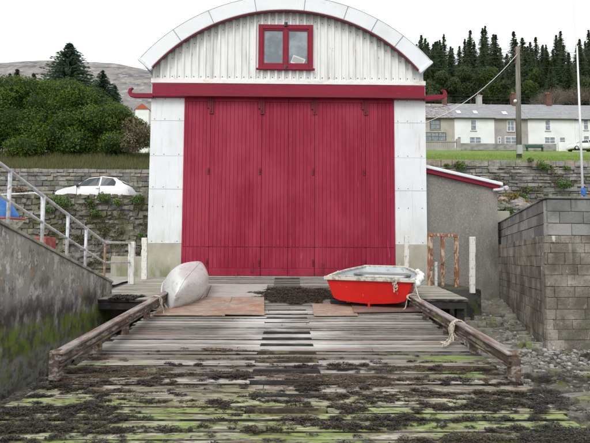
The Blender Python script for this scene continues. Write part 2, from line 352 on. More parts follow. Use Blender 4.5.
m_hill = mat('heather_hill', (.19, .18, .175), 1, [
    dict(col=(.25, .225, .20), sc=(.02, .006, .03), lo=.45, hi=.6, f=.8, det=8),
    dict(col=(.085, .085, .09), sc=(.035, .010, .05), lo=.50, hi=.62, f=.8, det=8),
    dict(col=(.34, .33, .32), sc=(.09, .03, .12), lo=.56, hi=.62, f=.7, det=6),
    dict(col=(.09, .10, .085), sc=(.03, .01, .04), lo=.56, hi=.62, f=.8, z=(330, 290))])
m_road = mat('asphalt', (.06, .06, .06), .9, [dict(col=(.09, .09, .09), sc=20, lo=.5, hi=.6)], bump=(60, .3))
m_carw = mat('car_white', (.80, .80, .80), .3, spec=.5)
m_tyre = mat('tyre_rubber', (.02, .02, .02), .8)
m_chrome = mat('chrome', (.5, .5, .5), .25, metal=.8)
m_lamp = mat('lamp_glass', (.6, .3, .25), .2)
m_canoe = mat('silver_canoe', (.56, .565, .55), .38, [
    dict(col=(.66, .66, .63), sc=(2, 2, 2), lo=.45, hi=.65, f=.8),
    dict(col=(.38, .38, .40), sc=(12, 4, 12), lo=.56, hi=.68, f=.7),
    dict(col=(.52, .48, .45), sc=(2, 1.2, 2), lo=.54, hi=.68, f=.4),
    dict(col=(.30, .30, .31), sc=(25, 3, 25), lo=.60, hi=.66, f=.6, det=8),
    dict(col=(.22, .24, .30), sc=(6, 5, 6), lo=.57, hi=.64, f=.7, y=(-1.1, -1.6), wob=.3)], metal=.1, coords='obj', bump=(5, .08, .02))
m_canoein = mat('canoe_inside', (.35, .35, .36), .6, coords='obj')
m_boatred = mat('boat_red', (.60, .012, .008), .38, [
    dict(col=(.47, .010, .010), sc=(2, 2, 2), lo=.45, hi=.65, f=.7, det=2),
    dict(col=(.30, .03, .03), sc=(6, 6, 60), lo=.60, hi=.66, f=.7, det=8), dict(col=(.62, .20, .15), sc=(20, 20, 9), lo=.66, hi=.70, f=.7), dict(col=(.25, .03, .03), sc=(5, 5, 3), lo=.50, hi=.62, f=.6, z=(.12, .02), wob=.06)], coords='obj', spec=.4)
m_boatin = mat('boat_inside_blue', (.42, .47, .50), .7, [dict(col=(.56, .58, .58), sc=3, lo=.45, hi=.62, f=.9), dict(col=(.25, .25, .22), sc=(9, 3, 9), lo=.56, hi=.66, f=.8)], coords='obj')
m_gunw = mat('grey_gunwale', (.55, .53, .47), .7, [dict(col=(.25, .2, .15), sc=11, lo=.5, hi=.6, f=.8)], coords='obj', bump=(30, .3, .01))
m_thw = mat('grey_thwart', (.22, .20, .18), .8, [dict(col=(.40, .38, .35), sc=(3, 20, 3), lo=.5, hi=.62, f=.8)], coords='obj')
m_rope = mat('beige_rope', (.52, .47, .38), .9, [dict(col=(.30, .26, .2), sc=60, lo=.5, hi=.55)])
m_float = mat('white_float', (.72, .72, .70), .6, [dict(col=(.45, .43, .38), sc=14, lo=.54, hi=.62, f=.7)])
m_tarp = mat('blue_tarp', (.03, .13, .38), .6, [dict(col=(.06, .20, .48), sc=4, lo=.45, hi=.6)], bump=(5, .5, .05))
m_redbin = mat('faded_red', (.30, .06, .05), .7, [dict(col=(.38, .12, .10), sc=5, lo=.5, hi=.6)])
m_slate = mat('slate', (.24, .245, .255), .75, [dict(col=(.32, .325, .33), sc=(.8, 3, 3), lo=.45, hi=.6, f=.8), dict(col=(.17, .17, .18), sc=(3, 6, 8), lo=.52, hi=.62, f=.6)], bump=((5, 8, 12), .5, .05))
m_slatem = mat('mottled_slate', (.25, .235, .23), .85, [dict(col=(.10, .09, .09), sc=(2.5, 3, 3), lo=.50, hi=.56, f=.85), dict(col=(.48, .46, .43), sc=(3, 4, 4), lo=.56, hi=.62, f=.8)])
m_cwhite = mat('cottage_white', (.74, .75, .75), .8, [dict(col=(.62, .63, .62), sc=.5, lo=.45, hi=.7)])
m_cbeige = mat('cottage_roughcast', (.42, .39, .34), .9, [dict(col=(.33, .31, .28), sc=.8, lo=.4, hi=.65)])
m_cstone = mat('cottage_grey', (.37, .35, .32), .9, [dict(col=(.28, .27, .26), sc=.8, lo=.4, hi=.65)])
m_brick = mat('chimney_brick', (.16, .08, .06), .9, [dict(col=(.09, .06, .05), sc=2, lo=.4, hi=.65)])
m_chg = mat('chimney_grey', (.38, .38, .37), .9)
m_pot = mat('clay_pot', (.30, .12, .07), .8)
m_wframe = mat('white_window_frame', (.75, .76, .76), .5)
m_dframe = mat('dark_window_frame', (.08, .06, .05), .6)
m_pole = mat('pole_timber', (.21, .19, .17), .9, [dict(col=(.13, .115, .10), sc=(12, 12, .8), lo=.45, hi=.6), dict(col=(.30, .28, .25), sc=(15, 15, 1), lo=.56, hi=.66, f=.6)], bump=((30, 30, 3), .4, .02))
m_steel = mat('dark_steel', (.07, .07, .07), .6)
m_cable = mat('black_cable', (.06, .06, .06), .6)
m_cablew = mat('white_cable', (.62, .62, .62), .6)
m_mast = mat('white_mast', (.74, .75, .76), .4)
m_bluecl = mat('blue_cloth', (.05, .14, .42), .8)
m_bench = mat('green_bench_paint', (.04, .10, .07), .6)
m_mwall = mat('garden_wall', (.30, .29, .27), .9, [dict(col=(.18, .18, .165), sc=(1, 1, 2), lo=.45, hi=.62)])
m_rroof = mat('orange_roof', (.36, .10, .05), .8)

# ------------------------------------------------------------ ground and hills
def ss(a, b, x):
    t = min(max((x - a) / (b - a), 0), 1); return t * t * (3 - 2 * t)
def fbm(x, y, z=0, o=4): return noise.fractal(Vector((x, y, z)), 1.0, 2.0, o)
def interp(x, pts):
    if x <= pts[0][0]: return pts[0][1]
    for (a, b), (c, d) in zip(pts, pts[1:]):
        if x <= c: return b + (d - b) * (x - a) / (c - a)
    return pts[-1][1]

def HL(x, y):
    r = interp(y, [(28.4, 4.75), (34, 7.0), (60, 11), (120, 22), (400, 72), (700, 200), (900, 326), (1050, 416), (1200, 425), (1800, 320)])
    if y > 300:
        u = x / y
        k = 1 + interp(u, [(-.8, .0), (-.57, .0), (-.50, .005), (-.42, .010), (-.36, .0), (-.28, -.035), (-.1, -.12), (.6, -.6)])
        r = r * k + fbm(x / 150, y / 150) * 14 * ss(300, 600, y) * .5
    return r
def HR(x, y):
    r = interp(y, [(22.3, 4.32), (74, 16.3), (78, 16.7), (90, 17.0), (132, 44), (200, 46), (1800, 60)])
    return r
def hill(x, y):
    t = ss(-.12, .10, x / y)
    h = HL(x, y) * (1 - t) + HR(x, y) * t
    return h
def sheet(name, xs, ys, fn, m, kind='structure', thick=None):
    v = []; f = []
    for y in ys:
        for x in xs: v.append((x, y, fn(x, y)))
    n = len(xs)
    for j in range(len(ys) - 1):
        for i in range(n - 1):
            f.append((j * n + i, j * n + i + 1, (j + 1) * n + i + 1, (j + 1) * n + i))
    mb = MB(); mb.v = v; mb.f = f; mb.m = [0] * len(f); mb.t = [.5] * len(f)
    return tag(mb.build(name, m, None, smooth=True), kind=kind)

# fan-shaped grids (x = u*y) so distant terrain stays detailed
def fan(name, us, ys, fn, m):
    v = []; f = []
    for y in ys:
        for u in us: v.append((u * y, y, fn(u * y, y)))
    n = len(us)
    for j in range(len(ys) - 1):
        for i in range(n - 1):
            f.append((j * n + i, j * n + i + 1, (j + 1) * n + i + 1, (j + 1) * n + i))
    mb = MB(); mb.v = v; mb.f = f; mb.m = [0] * len(f); mb.t = [.5] * len(f)
    return tag(mb.build(name, m, None, smooth=True), kind='structure')
fan('hill', list(np.linspace(-1.6, 1.6, 200)), list(np.geomspace(150, 1800, 90)), hill, m_hill)
def near(x, y): return hill(x, y) + .12 * fbm(x * .7, y * .7)
fan('grass_slope', list(np.linspace(0.0, 1.6, 120)), list(np.geomspace(22.25, 90, 50)), near, m_grass)
fan('forest_floor', list(np.linspace(0.0, 1.6, 120)), list(np.geomspace(90, 151, 20)), near, mat('forest_floor_soil', (.035, .035, .022), 1))
fan('bank', list(np.linspace(-1.6, 0.0, 120)), list(np.geomspace(28.2, 151, 50)), near, m_grass)
sheet('road', list(np.linspace(-45, 3.2, 30)), [20.35, 24, 28.3], lambda x, y: 2.25, m_road)
# pale kerb and lane line along the road
mb = MB(); mb.bx(-45, 3, 20.66, 20.78, 2.24, 2.36); tag(mb.build('kerb', m_conc), kind='structure')

def beachz(x, y):
    z = -1.72 + .12 * ss(2, 6, x) - .15 * ss(-2, -4, x)
    z += .42 * ss(8.5, 15, y)
    if y < 2: z -= (2 - y) * .02
    r = fbm(x * 1.3, y * 2.1, 3)
    z += .05 * r
    c = noise.voronoi(Vector((x * 1.6, y * 2.6, 0)))[0]
    z += .10 * min(max((c[1] - c[0]) * 2.2, 0), 1) * ss(2.0, 2.8, x)
    if 3.9 < x < 60 and y > 15.0: z = -1.1
    return z
xs = [-300, -80, -30, -15] + list(np.linspace(-10, -2.6, 40)) + list(np.linspace(-2, 2, 6)) + list(np.linspace(2.2, 9, 120)) + [15, 30, 80, 300]
ys = [-300, -80, -20, -5] + list(np.linspace(0, 15.2, 170)) + [18, 22.6]
sheet('beach', xs, ys, beachz, m_beach)
# yard ground behind the stairs (left) and fill behind the quay (right)
def yard(x, y): return -.62 + .04 * fbm(x, y)
sheet('yard', list(np.linspace(-45, -4.0, 60)), list(np.linspace(2, 20.2, 40)), yard, m_mwall)
# ------------------------------------------------------------ masonry
def masonry(name, A, B, zb, zt, thick, hrow, wrow, m, mm, jit, out, label, cat, parent=None, seam=.012, back=True, tonef=None, coping=None, back_inset=.0, topx=None):
    """wall from A to B (front face on the left when walking A->B is -normal); stones sit in front of a mortar core"""
    A = Vector((A[0], A[1], 0)); B = Vector((B[0], B[1], 0)); d = (B - A); L = d.length; d.normalize()
    nrm = Vector((d.y, -d.x, 0))
    M = Matrix((d, -nrm, Vector((0, 0, 1)))).transposed()
    own = parent is None
    t = parent or thing(name, (A + B) / 2 + Vector((0, 0, zb)), label, cat)
    core = MB(); c = (A + B) / 2 - nrm * (thick / 2)
    core.box((c.x, c.y, (zb + zt) / 2 - .01), (L - .02, thick, zt - zb - .02), M)
    core.build('core', mm, t)
    st = MB(); z = zb; ri = 0
    while z < zt - .03:
        h = U(*hrow); h = min(h, zt - z)
        if zt - z - h < hrow[0] * .5: h = zt - z
        s = -U(0, wrow[1]) if hrow[0] != hrow[1] else -(ri % 2) * wrow[0] / 2
        while s < L:
            w = U(*wrow); a = max(s, 0); b = min(s + w, L)
            if b - a > .04:
                o = U(.01, out)
                cc = A + d * ((a + b) / 2) + nrm * (o / 2 - .02)
                hh = h * (U(.72, 1) if jit > .01 else 1)
                st.box((cc.x, cc.y, z + h / 2 + (U(-1, 1) * jit * .5 if jit > .01 else 0)), (b - a - seam, .06 + o, hh - seam), M, tonef() if tonef else R(), 0, jit)
            s += w
        z += h; ri += 1
    st.build('stonework', m, t, bevel=(.012 if jit > .01 else .006))
    if coping:
        cp = MB(); s = 0; ch, cw, co = coping
        while s < L:
            w = U(*cw); b = min(s + w, L); cc = A + d * ((s + b) / 2) - nrm * (thick / 2 - co)
            cp.box((cc.x, cc.y, zt + ch / 2), (b - s - .02, thick + co * 2, ch * U(.85, 1.05)), M, U(.5, 1), 0, jit * .6)
            s += w
        cp.build('coping', m, t, bevel=.015)
    return t

# left: retaining wall under the road, wall across the road
masonry('retaining_wall', (-20, 20), (-3.0, 20), -1.2, 2.50, .36, (.13, .30), (.14, .46), m_stone2, m_mortar, .045, .11,
        'rough rubble retaining wall with plants on it, below the parked white car', 'stone wall', tonef=lambda: U(.15, .85))
masonry('road_wall', (-24, 28), (-2.0, 28), 2.2, 4.72, .36, (.14, .32), (.2, .6), m_stone, m_mortar, .03, .07,
        'grey stone wall behind the white car, topped with square pale blocks', 'stone wall', coping=(.20, (.3, .6), .02))
# right: tall wall below the grass
masonry('sea_road_wall', (3.0, 22), (26, 22), .2, 4.12, .36, (.09, .22), (.18, .60), m_stone, m_mortar, .022, .09,
        'tall grey rubble wall below the grass strip, right of the boathouse', 'stone wall', coping=(.3, (.35, .75), .03), tonef=lambda: U(.1, .8))

# quay: rough masonry below, newer concrete blocks above
qc = P(547, 347, 8.8); qc = (qc.x, 8.8)
qe = (6.45, 15.4)
q = thing('quay_wall', (qc[0] + 1, qc[1], -1.8), 'concrete block quay wall with white drips, at the right edge beside the shore', 'harbour wall')
masonry('', (qc[0], qc[1]), (12, qc[1] + .25), -2.0, .42, .14, (.17, .21), (.28, .56), m_quay, m_quaymort, .0045, .016, '', '', parent=q, seam=.007)
qd = (Vector(qe) - Vector(qc)).normalized() * .075
masonry('', qe, (qc[0] + qd.x, qc[1] + qd.y), -2.0, .42, .22, (.18, .24), (.35, .8), m_quay, m_quaymort, .0045, .016, '', '', parent=q, seam=.006)
c1 = (qc[0] + .10, qc[1] + .06)
masonry('', c1, (12.1, qc[1] + .31), .425, 1.08, .12, (.215, .215), (.44, .44), m_block, m_blockmort, .004, .02, '', '', parent=q, seam=.014)
masonry('', (qe[0] + .1, qe[1]), (c1[0] + qd.x, c1[1] + qd.y), .425, 1.08, .20, (.215, .215), (.44, .44), m_block, m_blockmort, .004, .02, '', '', parent=q, seam=.014)
mb = MB()
mb.beam((c1[0] - .03, c1[1] + .11, 1.105), (12, qc[1] + .42, 1.105), .32, .04)
d = (Vector((qe[0] + .1, qe[1], 0)) - Vector((c1[0], c1[1], 0))).normalized(); nn = Vector((d.y, -d.x, 0))
a = Vector((c1[0], c1[1], 1.102)) + nn * .11; b = Vector((qe[0] + .1, qe[1], 1.102)) + nn * .11
mb.beam(a + d * .25, b, .30, .036)
mb.build('capping', m_block, q, bevel=.01)
# fill behind the quay
mb = MB()
mb.add([(qc[0] + .24, qc[1] + .1, .5), (14, qc[1] + .3, .5), (14, 21.9, .9), (6.9, 21.9, .9), (6.7, 15.6, .6)], [(0, 1, 2, 3, 4)])
tag(mb.build('quay_ground', m_mwall), kind='structure')

# ------------------------------------------------------------ boathouse
D = 14.25
def fX(px, py=190, Y=D): return P(px, py, Y).x
def fZ(py, px=288, Y=D): return P(px, py, Y).z
XL, XR = fX(149.5, 170), fX(426.0, 170)
DXL, DXR = fX(183, 190), fX(394.5, 190)
zs = deckz(D)                      # sill
zdt = fZ(98)                       # door top
zb1, zb0 = fZ(84.8, Y=D - .2), fZ(97.2, Y=D - .2)      # beam
zt1, zt0 = fZ(78.0, Y=D - .1), fZ(84.0, Y=D - .1)      # trim
bh = thing('boathouse', ((XL + XR) / 2, D, zs), 'white boathouse with curved roof and tall dark red folding doors', 'boathouse')
XC = P(286.2, 40, D - .24).x
YF = D - .24                       # front of the roof overhang
ZI = P(287, 10, YF).z              # inner top of arc
li = P(151, 68, YF)
hw = XC - li.x + .0; rise = ZI - li.z
RI = (hw * hw + rise * rise) / (2 * rise); ZC = ZI - RI
RO = RI + .42
def arcz(x, r=RI): return ZC + math.sqrt(max(r * r - (x - XC) ** 2, 0))
AE = math.asin(min(hw / RI, 1)) + .005
YB = D + 13
# roof shell (fascia in front)
mb = MB(); n = 48
prof = []
for i in range(n + 1):
    a = -AE + 2 * AE * i / n; prof.append((math.sin(a), math.cos(a)))
def shell(mb, r0, r1, y0, y1, mi=0):
    vs = []
    for s, c in prof:
        vs += [(XC + s * r0, y0, ZC + c * r0), (XC + s * r1, y0, ZC + c * r1), (XC + s * r1, y1, ZC + c * r1), (XC + s * r0, y1, ZC + c * r0)]
    fs = []
    for i in range(n):
        a = i * 4; b = a + 4
        for k in range(4): fs.append((a + k, a + (k + 1) % 4, b + (k + 1) % 4, b + k))
    fs += [(0, 1, 2, 3), (n * 4 + 3, n * 4 + 2, n * 4 + 1, n * 4)]
    mb.add(vs, fs, .5, mi)
shell(mb, RI + .30, RO - .01, YF + .05, YB)
roof = mb.build('roof', m_roof, bh)
mb = MB(); shell(mb, RI, RO, YF - .03, YF + .04)
fa = mb.build('fascia', m_fascia, bh, bevel=.02)
mb = MB(); shell(mb, RO + .001, RO + .015, YF - .034, YF + .35); mb.build('edge_strip', m_fascia, bh)
mb = MB(); shell(mb, RI - .035, RI - .002, YF + .0, YF + .05); mb.build('bargeboard', m_iron, bh)
# seams on the fascia
for a in (-.63, -.42, -.17, .10, .33, .50, .66):
    mb = MB(); s, c = math.sin(a), math.cos(a)
    mb.beam((XC + s * (RI + .01), YF - .035, ZC + c * (RI + .01)), (XC + s * (RO - .01), YF - .035, ZC + c * (RO - .01)), .012, .012)
    mb.build('seam', m_wire, bh)
# end caps where the fascia bends down
for sx in (-1, 1):
    mb = MB(); s, c = math.sin(AE) * sx, math.cos(AE)
    mb.beam((XC + s * (RI - .05), YF - .02, ZC + c * (RI - .05)), (XC + s * (RO + .02), YF - .02, ZC + c * (RO + .02)), .10, .10)
    mb.build('end_cap', m_fascia, bh, bevel=.02)
# gable core + walls
mb = MB(); poly = [(XL + .05, zt0)] + [(XR - .05, zt0)]
xs_ = np.linspace(XR - .05, XL + .05, 40)
poly += [(x, arcz(x, RI + .2)) for x in xs_]
mb.prism(poly, D + .06, D + .16); mb.build('gable_backing', m_white, bh)
# corrugated gable sheet
mb = MB(); per = .208; x = XL + .02; vs = []; fs = []
pts = []
while x < XR - .02:
    for dx, dy in ((0, 0), (.02, -.055), (.075, -.055), (.095, 0)):
        if x + dx < XR - .02: pts.append((x + dx, dy))
    x += per
for (x, dy) in pts:
    vs += [(x, D + .0 + dy, zt1 - .03), (x, D + .0 + dy, arcz(x, RI + .02))]
for i in range(len(pts) - 1): fs.append((2 * i, 2 * i + 2, 2 * i + 3, 2 * i + 1))
mb.add(vs, fs)
mb.add(vs, [tuple(reversed(f)) for f in fs]) if False else None
x = XL + .02 + .15
while x < XR - .1:
    mb.ball((x, D - .004, zt1 + .05), .016, 6, mi=1); x += per
x = XL + .17
while x < XR - .1:
    if arcz(x) - zt1 > .6: mb.ball((x, D - .004, arcz(x) - .16), .014, 6, mi=1)
    x += per
mb.build('corrugated_gable', [m_gable, m_rust], bh)
mb = MB(); mb.bx(XL + .0, XR + .0, D - .10, D + .0, zt0, zt1 - .045); mb.build('trim_board', m_trim, bh, bevel=.01)
bl, br = fX(154, 90), fX(423, 90)
mb = MB(); mb.bx(bl, br, D - .20, D + .05, zb0, zb1); mb.build('door_beam', m_red2, bh, bevel=.01)
mb = MB(); mb.bx(DXL - .05, br, D - .24, D - .20, zb0 + .0, zb0 + .05); mb.build('drip_strip', m_iron, bh)
# curled beam ends
for px, sx in ((131, -1), (444, 1)):
    xe = fX(px, 92); x0 = bl if sx < 0 else br
    zz = zb0 + .03; hk = .18
    mb = MB()
    pth = [(x0 - sx * .02, zz), (xe - sx * .14, zz + (.04 if sx > 0 else 0)), (xe - sx * .05, zz + .02 + (.04 if sx > 0 else 0)), (xe, zz + .09 + (.04 if sx > 0 else 0)), (xe - sx * .02, zz + hk + (.03 if sx > 0 else 0)), (xe - sx * .10, zz + hk + .04 + (.03 if sx > 0 else 0))]
    w = [.065, .062, .06, .05, .035, .014]
    vs = []
    for i, (x, z) in enumerate(pth):
        a = pth[max(i - 1, 0)]; b = pth[min(i + 1, len(pth) - 1)]
        tx, tz = b[0] - a[0], b[1] - a[1]; l = math.hypot(tx, tz); nx, nz = -tz / l, tx / l
        for yy in (D - .16, D - .06):
            vs += [(x + nx * w[i], yy, z + nz * w[i]), (x - nx * w[i], yy, z - nz * w[i])]
    fs = []
    for i in range(len(pth) - 1):
        a = i * 4; b = a + 4
        fs += [(a, a + 1, b + 1, b), (a + 1, a + 3, b + 3, b + 1), (a + 3, a + 2, b + 2, b + 3), (a + 2, a, b, b + 2)]
    fs += [(0, 2, 3, 1), (len(vs) - 4, len(vs) - 3, len(vs) - 1, len(vs) - 2)]
    mb.add(vs, fs); o = mb.build('beam_hook', m_red2, bh); o.modifiers.new('b', 'BEVEL').width = .008
# side cladding, plinth
zp = fZ(244)
for (a, b) in ((XL, DXL), (DXR, XR)):
    mb = MB()
    zz = [zp, fZ(190), fZ(157) + .0, fZ(122), zt0 - .0]
    for i in range(4):
        mb.bx(a + .002 * i, b, D - .02 - .004 * (i % 2), D + .12, zz[i] + .004, zz[i + 1] - .003)
    for zr in (zz[1] + .06, zz[1] - .5, zz[2] + .05, zz[3] + .05, zp + .06, zt0 - .45):
        for fx_ in (.12, .42, .86):
            mb.ball((a + (b - a) * fx_, D - .028, zr), .012, 6, mi=1)
    mb.build('side_cladding', [m_white, m_steel], bh)
    mb = MB(); mb.bx(a + .005, b, D - .05, D + .15, zs - 1.0, zp - .004); mb.build('plinth', m_conc, bh, bevel=.01)
    mb = MB(); xx = b - .0 if a == XL else a
for x0, x1 in ((XL + .01, XL + .2), (XR - .2, XR - .01)):
    mb = MB(); mb.bx(x0, x1, D + .125, YB - .1, zs - 1.0, ZC + math.cos(AE) * RI + .28); mb.build('side_wall', m_white, bh)
mb = MB(); poly = [(XL + .05, zs - 1), (XR - .05, zs - 1)] + [(x, arcz(x, RI + .2)) for x in xs_]
mb.prism(poly, YB - .25, YB - .12); mb.build('rear_wall', m_white, bh)
# doors
edges = [fX(p, 190) for p in (183, 209.8, 261.2, 288.0, 314.5, 365.5, 394.5)]
zk = fZ(247.5); zbr = fZ(268.5)
for i in range(6):
    a, b = edges[i] + .006, edges[i + 1] - .006
    yy = D - .02 + (0 if i in (0, 1, 4, 5) else .012)
    mb = MB(); mb.bx(a, b, yy, yy + .05, zs + .03, zdt + .02, .1)
    # boarding
    nb = max(3, round((b - a - .0) / .112)); w = (b - a) / nb
    for k in range(nb):
        t_ = U(.2, .9)
        mb.bx(a + k * w + .005, a + (k + 1) * w - .005, yy - .014, yy, zk + .015, zdt - .14, t_)
        if 0 < k < nb - 1: mb.bx(a + k * w + .007, a + (k + 1) * w - .007, yy - .010, yy, zbr + .01, zk - .015, U(.1, .8))
    mb.bx(a, b, yy - .022, yy, zdt - .13, zdt + .02, .5)
    mb.bx(a, b, yy - .020, yy, zs + .03, zbr, .6)
    for q_ in (a, b - w):
        mb.bx(q_, q_ + w, yy - .020, yy, zbr + .004, zk - .010, U(.4, .8))
    for q_ in (a, b - .035):
        mb.bx(q_, q_ + .035, yy - .024, yy, zk + .012, zdt - .134, .7)
    lf = mb.build('door_leaf', m_red, bh, bevel=.004)
    if i in (0, 1, 3, 4):
        ed = edges[i + 1]
        h = MB(); h.bx(ed - .05, ed + .07, yy - .05, yy - .026, zdt - .50, zdt + .0); h.bx(ed - .10, ed - .05, yy - .055, yy - .026, zdt - .34, zdt - .12)
        h.tube([(ed, yy - .06, zdt - .44), (ed, yy - .06, zdt - .08)], .02, 8)
        h.build('hinge', m_iron, lf, bevel=.004)
        for py in (171, 262):
            h = MB(); zc = fZ(py); h.bx(ed - .07, ed - .01, yy - .04, yy - .022, zc - .12, zc + .08); h.tube([(ed - .04, yy - .055, zc - .06), (ed - .04, yy - .06, zc + .03)], .014, 6)
            h.build('bolt', m_iron, lf, bevel=.003)
    if i in (1, 4):
        h = MB(); xx = (a + b) / 2 + (.5 if i == 1 else -.5)
        h.bx(xx - .03, xx + .03, yy - .035, yy - .015, zs + .12, zs + .4); h.build('handle', m_iron, lf)
mb = MB(); mb.bx(DXL, DXR, D + .06, D + .12, zs - .1, zdt + .1); mb.build('door_lining', m_darkbeam, bh)
mb = MB(); mb.bx(DXL - .1, DXR + .1, D - .10, D + .05, zs - .25, zs + .02, j=.008); mb.build('sill', m_plat, bh, bevel=.01)
mb = MB(); mb.bx(DXL - .0, DXL + .05, D - .046, D + .05, zs + .03, zb0 - .004); mb.build('door_jamb', m_red, bh)
mb = MB(); mb.bx(DXR - .05, DXR, D - .046, D + .05, zs + .03, zb0 - .004); mb.build('door_jamb', m_red, bh)
# gable window
wx0, wx1, wz0, wz1 = fX(258.5, 50), fX(313, 50), fZ(69.5), fZ(26)
wf = MB(); fwid = .13
wf.bx(wx0, wx0 + fwid, D - .10, D + .04, wz0, wz1); wf.bx(wx1 - fwid, wx1, D - .10, D + .04, wz0, wz1)
wf.bx(wx0 + fwid, wx1 - fwid, D - .10, D + .04, wz1 - fwid, wz1); wf.bx(wx0 + fwid, wx1 - fwid, D - .10, D + .04, wz0, wz0 + .1)
wm = (wx0 + wx1) / 2; wf.bx(wm - .05, wm + .05, D - .095, D + .04, wz0 + .1, wz1 - fwid)
for a, b in ((wx0 + fwid, wm - .05), (wm + .05, wx1 - fwid)):
    wf.bx(a, a + .04, D - .085, D + .03, wz0 + .1, wz1 - fwid); wf.bx(b - .04, b, D - .085, D + .03, wz0 + .1, wz1 - fwid)
    wf.bx(a + .04, b - .04, D - .085, D + .03, wz1 - fwid - .05, wz1 - fwid); wf.bx(a + .04, b - .04, D - .085, D + .03, wz0 + .1, wz0 + .16)
wo = MB(); wo.bx(wx0 - .02, wx1 + .02, D - .055, D - .05, wz0 - .02, wz1 + .02)
win = wf.build('window', m_red2, bh, bevel=.006)
for a, b in ((wx0 + fwid + .04, wm - .09), (wm + .09, wx1 - fwid - .04)):
    g = MB(); g.bx(a, b, D - .060, D - .052, wz0 + .16, wz1 - fwid - .05); g.build('pane', m_glass, win)
g = MB(); g.bx(wx0 - .05, wx1 + .05, D - .14, D - .05, wz0 - .05, wz0 - .003); g.build('window_sill', m_red2, win, bevel=.008)
for hx, hz in ((wm - .0, wz1 + .0), (wm, wz0 + .02)):
    g = MB(); g.bx(hx - .05, hx + .05, D - .13, D - .102, hz - .06, hz + .06); g.tube([(hx, D - .13, hz - .05), (hx + .03, D - .16, hz + .03)], .02, 6); g.build('latch', m_steel, win)
pc = P(298, 61, D - .07)
mb = MB(); Mr = Matrix.Rotation(math.radians(20), 3, 'Y')
mb.box((pc.x, D - .068, pc.z), (.38, .008, .25), Mr); mb.box((pc.x - .01, D - .074, pc.z + .01), (.30, .004, .16), Mr, mi=1)
tag(mb.build('paper_notice', [m_paper, m_chg]), 'pale tilted sheet of paper stuck in the right pane of the gable window', 'paper')

# ------------------------------------------------------------ lean-to on the right
YL = 14.6
lx0, lx1 = XR + .01, P(497, 190, YL).x
lz0, lz1 = P(426, 171, YL).z, P(497, 188, YL).z
lt = thing('lean_to', ((lx0 + lx1) / 2, YL, -1.4), 'grey pebbledash lean-to with sloping white roof edge, against the boathouse', 'outbuilding')
mb = MB(); mb.prism([(lx0, -2), (lx1, -2), (lx1, lz1), (lx0, lz0)], YL, YL + 6); mb.build('wall', m_render, lt)
mb = MB(); s = (lz1 - lz0) / (lx1 - lx0)
mb.prism([(lx0, lz0 + .075), (lx1 + .12, lz1 + .075 + s * .12), (lx1 + .12, lz1 + .17 + s * .12), (lx0, lz0 + .17)], YL - .16, YL + 6.2); mb.build('roof', m_fascia, lt, bevel=.02)
mb = MB(); mb.prism([(lx0, lz0 - .04), (lx1 + .06, lz1 - .04 + s * .06), (lx1 + .06, lz1 + .072 + s * .06), (lx0, lz0 + .072)], YL - .10, YL - .003); mb.build('fascia_board', m_red2, lt)
mb = MB(); mb.tube([(lx1 + .18, YL - .25, lz1 - .02), (lx1 + .18, YL + 6, lz1 - .02)], .06, 10); mb.tube([(lx1 + .18, YL - .12, lz1 - .05), (lx1 - .16, YL - .12, lz1 - .08)], .04, 8); mb.build('gutter', m_galv, lt)
# low stub wall and stones right of the lean-to
a = P(492, 197, 15.6); b = P(505, 213, 15.6)
mb = MB(); mb.bx(lx1 + .01, 7.1, 15.8, 17.0, -1.5, P(495, 211, 15.8).z); tag(mb.build('stub_wall', m_conc, bevel=.02), 'low concrete stub wall carrying mossy stones, beside the lean-to corner', 'wall')
mb = MB(); zt_ = P(495, 211, 15.8).z
for k in range(90):
    x = U(lx1 + .05, 8.4); y = U(15.9, 17.8); z = zt_ + .03 + max(0, (y - 15.9)) * .28 + U(0, .1)
    mb.ball((x, y, z), U(.08, .22), 7, R(), 0, (1, .8, .6), .18)
tag(mb.build('fallen_stones', m_stone), 'pile of loose stones between the lean-to and the block wall', 'stones', kind='stuff')

# ------------------------------------------------------------ slipway
HWD = 2.27
sl = thing('slipway', (0, 7, deckz(7)), 'weathered timber slipway running down from the red doors, green with weed lower down', 'slipway')
deck = MB(); slots = []
def plank(mb, x0, x1, y0, y1, t, th=.06, dz=0, zf=deckz, jj=.004, emi=3):
    # slightly wavy plank with irregular edges
    nseg = max(1, int((x1 - x0) / .5)); vs = []; fs = []
    for i in range(nseg + 1):
        x = x0 + (x1 - x0) * i / nseg
        e0 = U(-jj, jj); e1 = U(-jj, jj); h = dz + U(-.003, .003)
        a, b = y0 + e0, y1 + e1
        vs += [(x, a, zf(a) + h - th), (x, a, zf(a) + h), (x, b, zf(b) + h), (x, b, zf(b) + h - th)]
    for i in range(nseg):
        p, q_ = i * 4, i * 4 + 4
        for k in range(4): fs.append((p + k, q_ + k, q_ + (k + 1) % 4, p + (k + 1) % 4))
    fs += [(0, 1, 2, 3), (nseg * 4 + 3, nseg * 4 + 2, nseg * 4 + 1, nseg * 4)]
    n0 = len(mb.f); mb.add(vs, fs, t)
    for i in range(nseg): mb.m[n0 + i * 4] = emi; mb.m[n0 + i * 4 + 2] = emi  # long side faces take the painted gap shade
KW = .335
sp = .36; y = .49; row = 0; dark = []
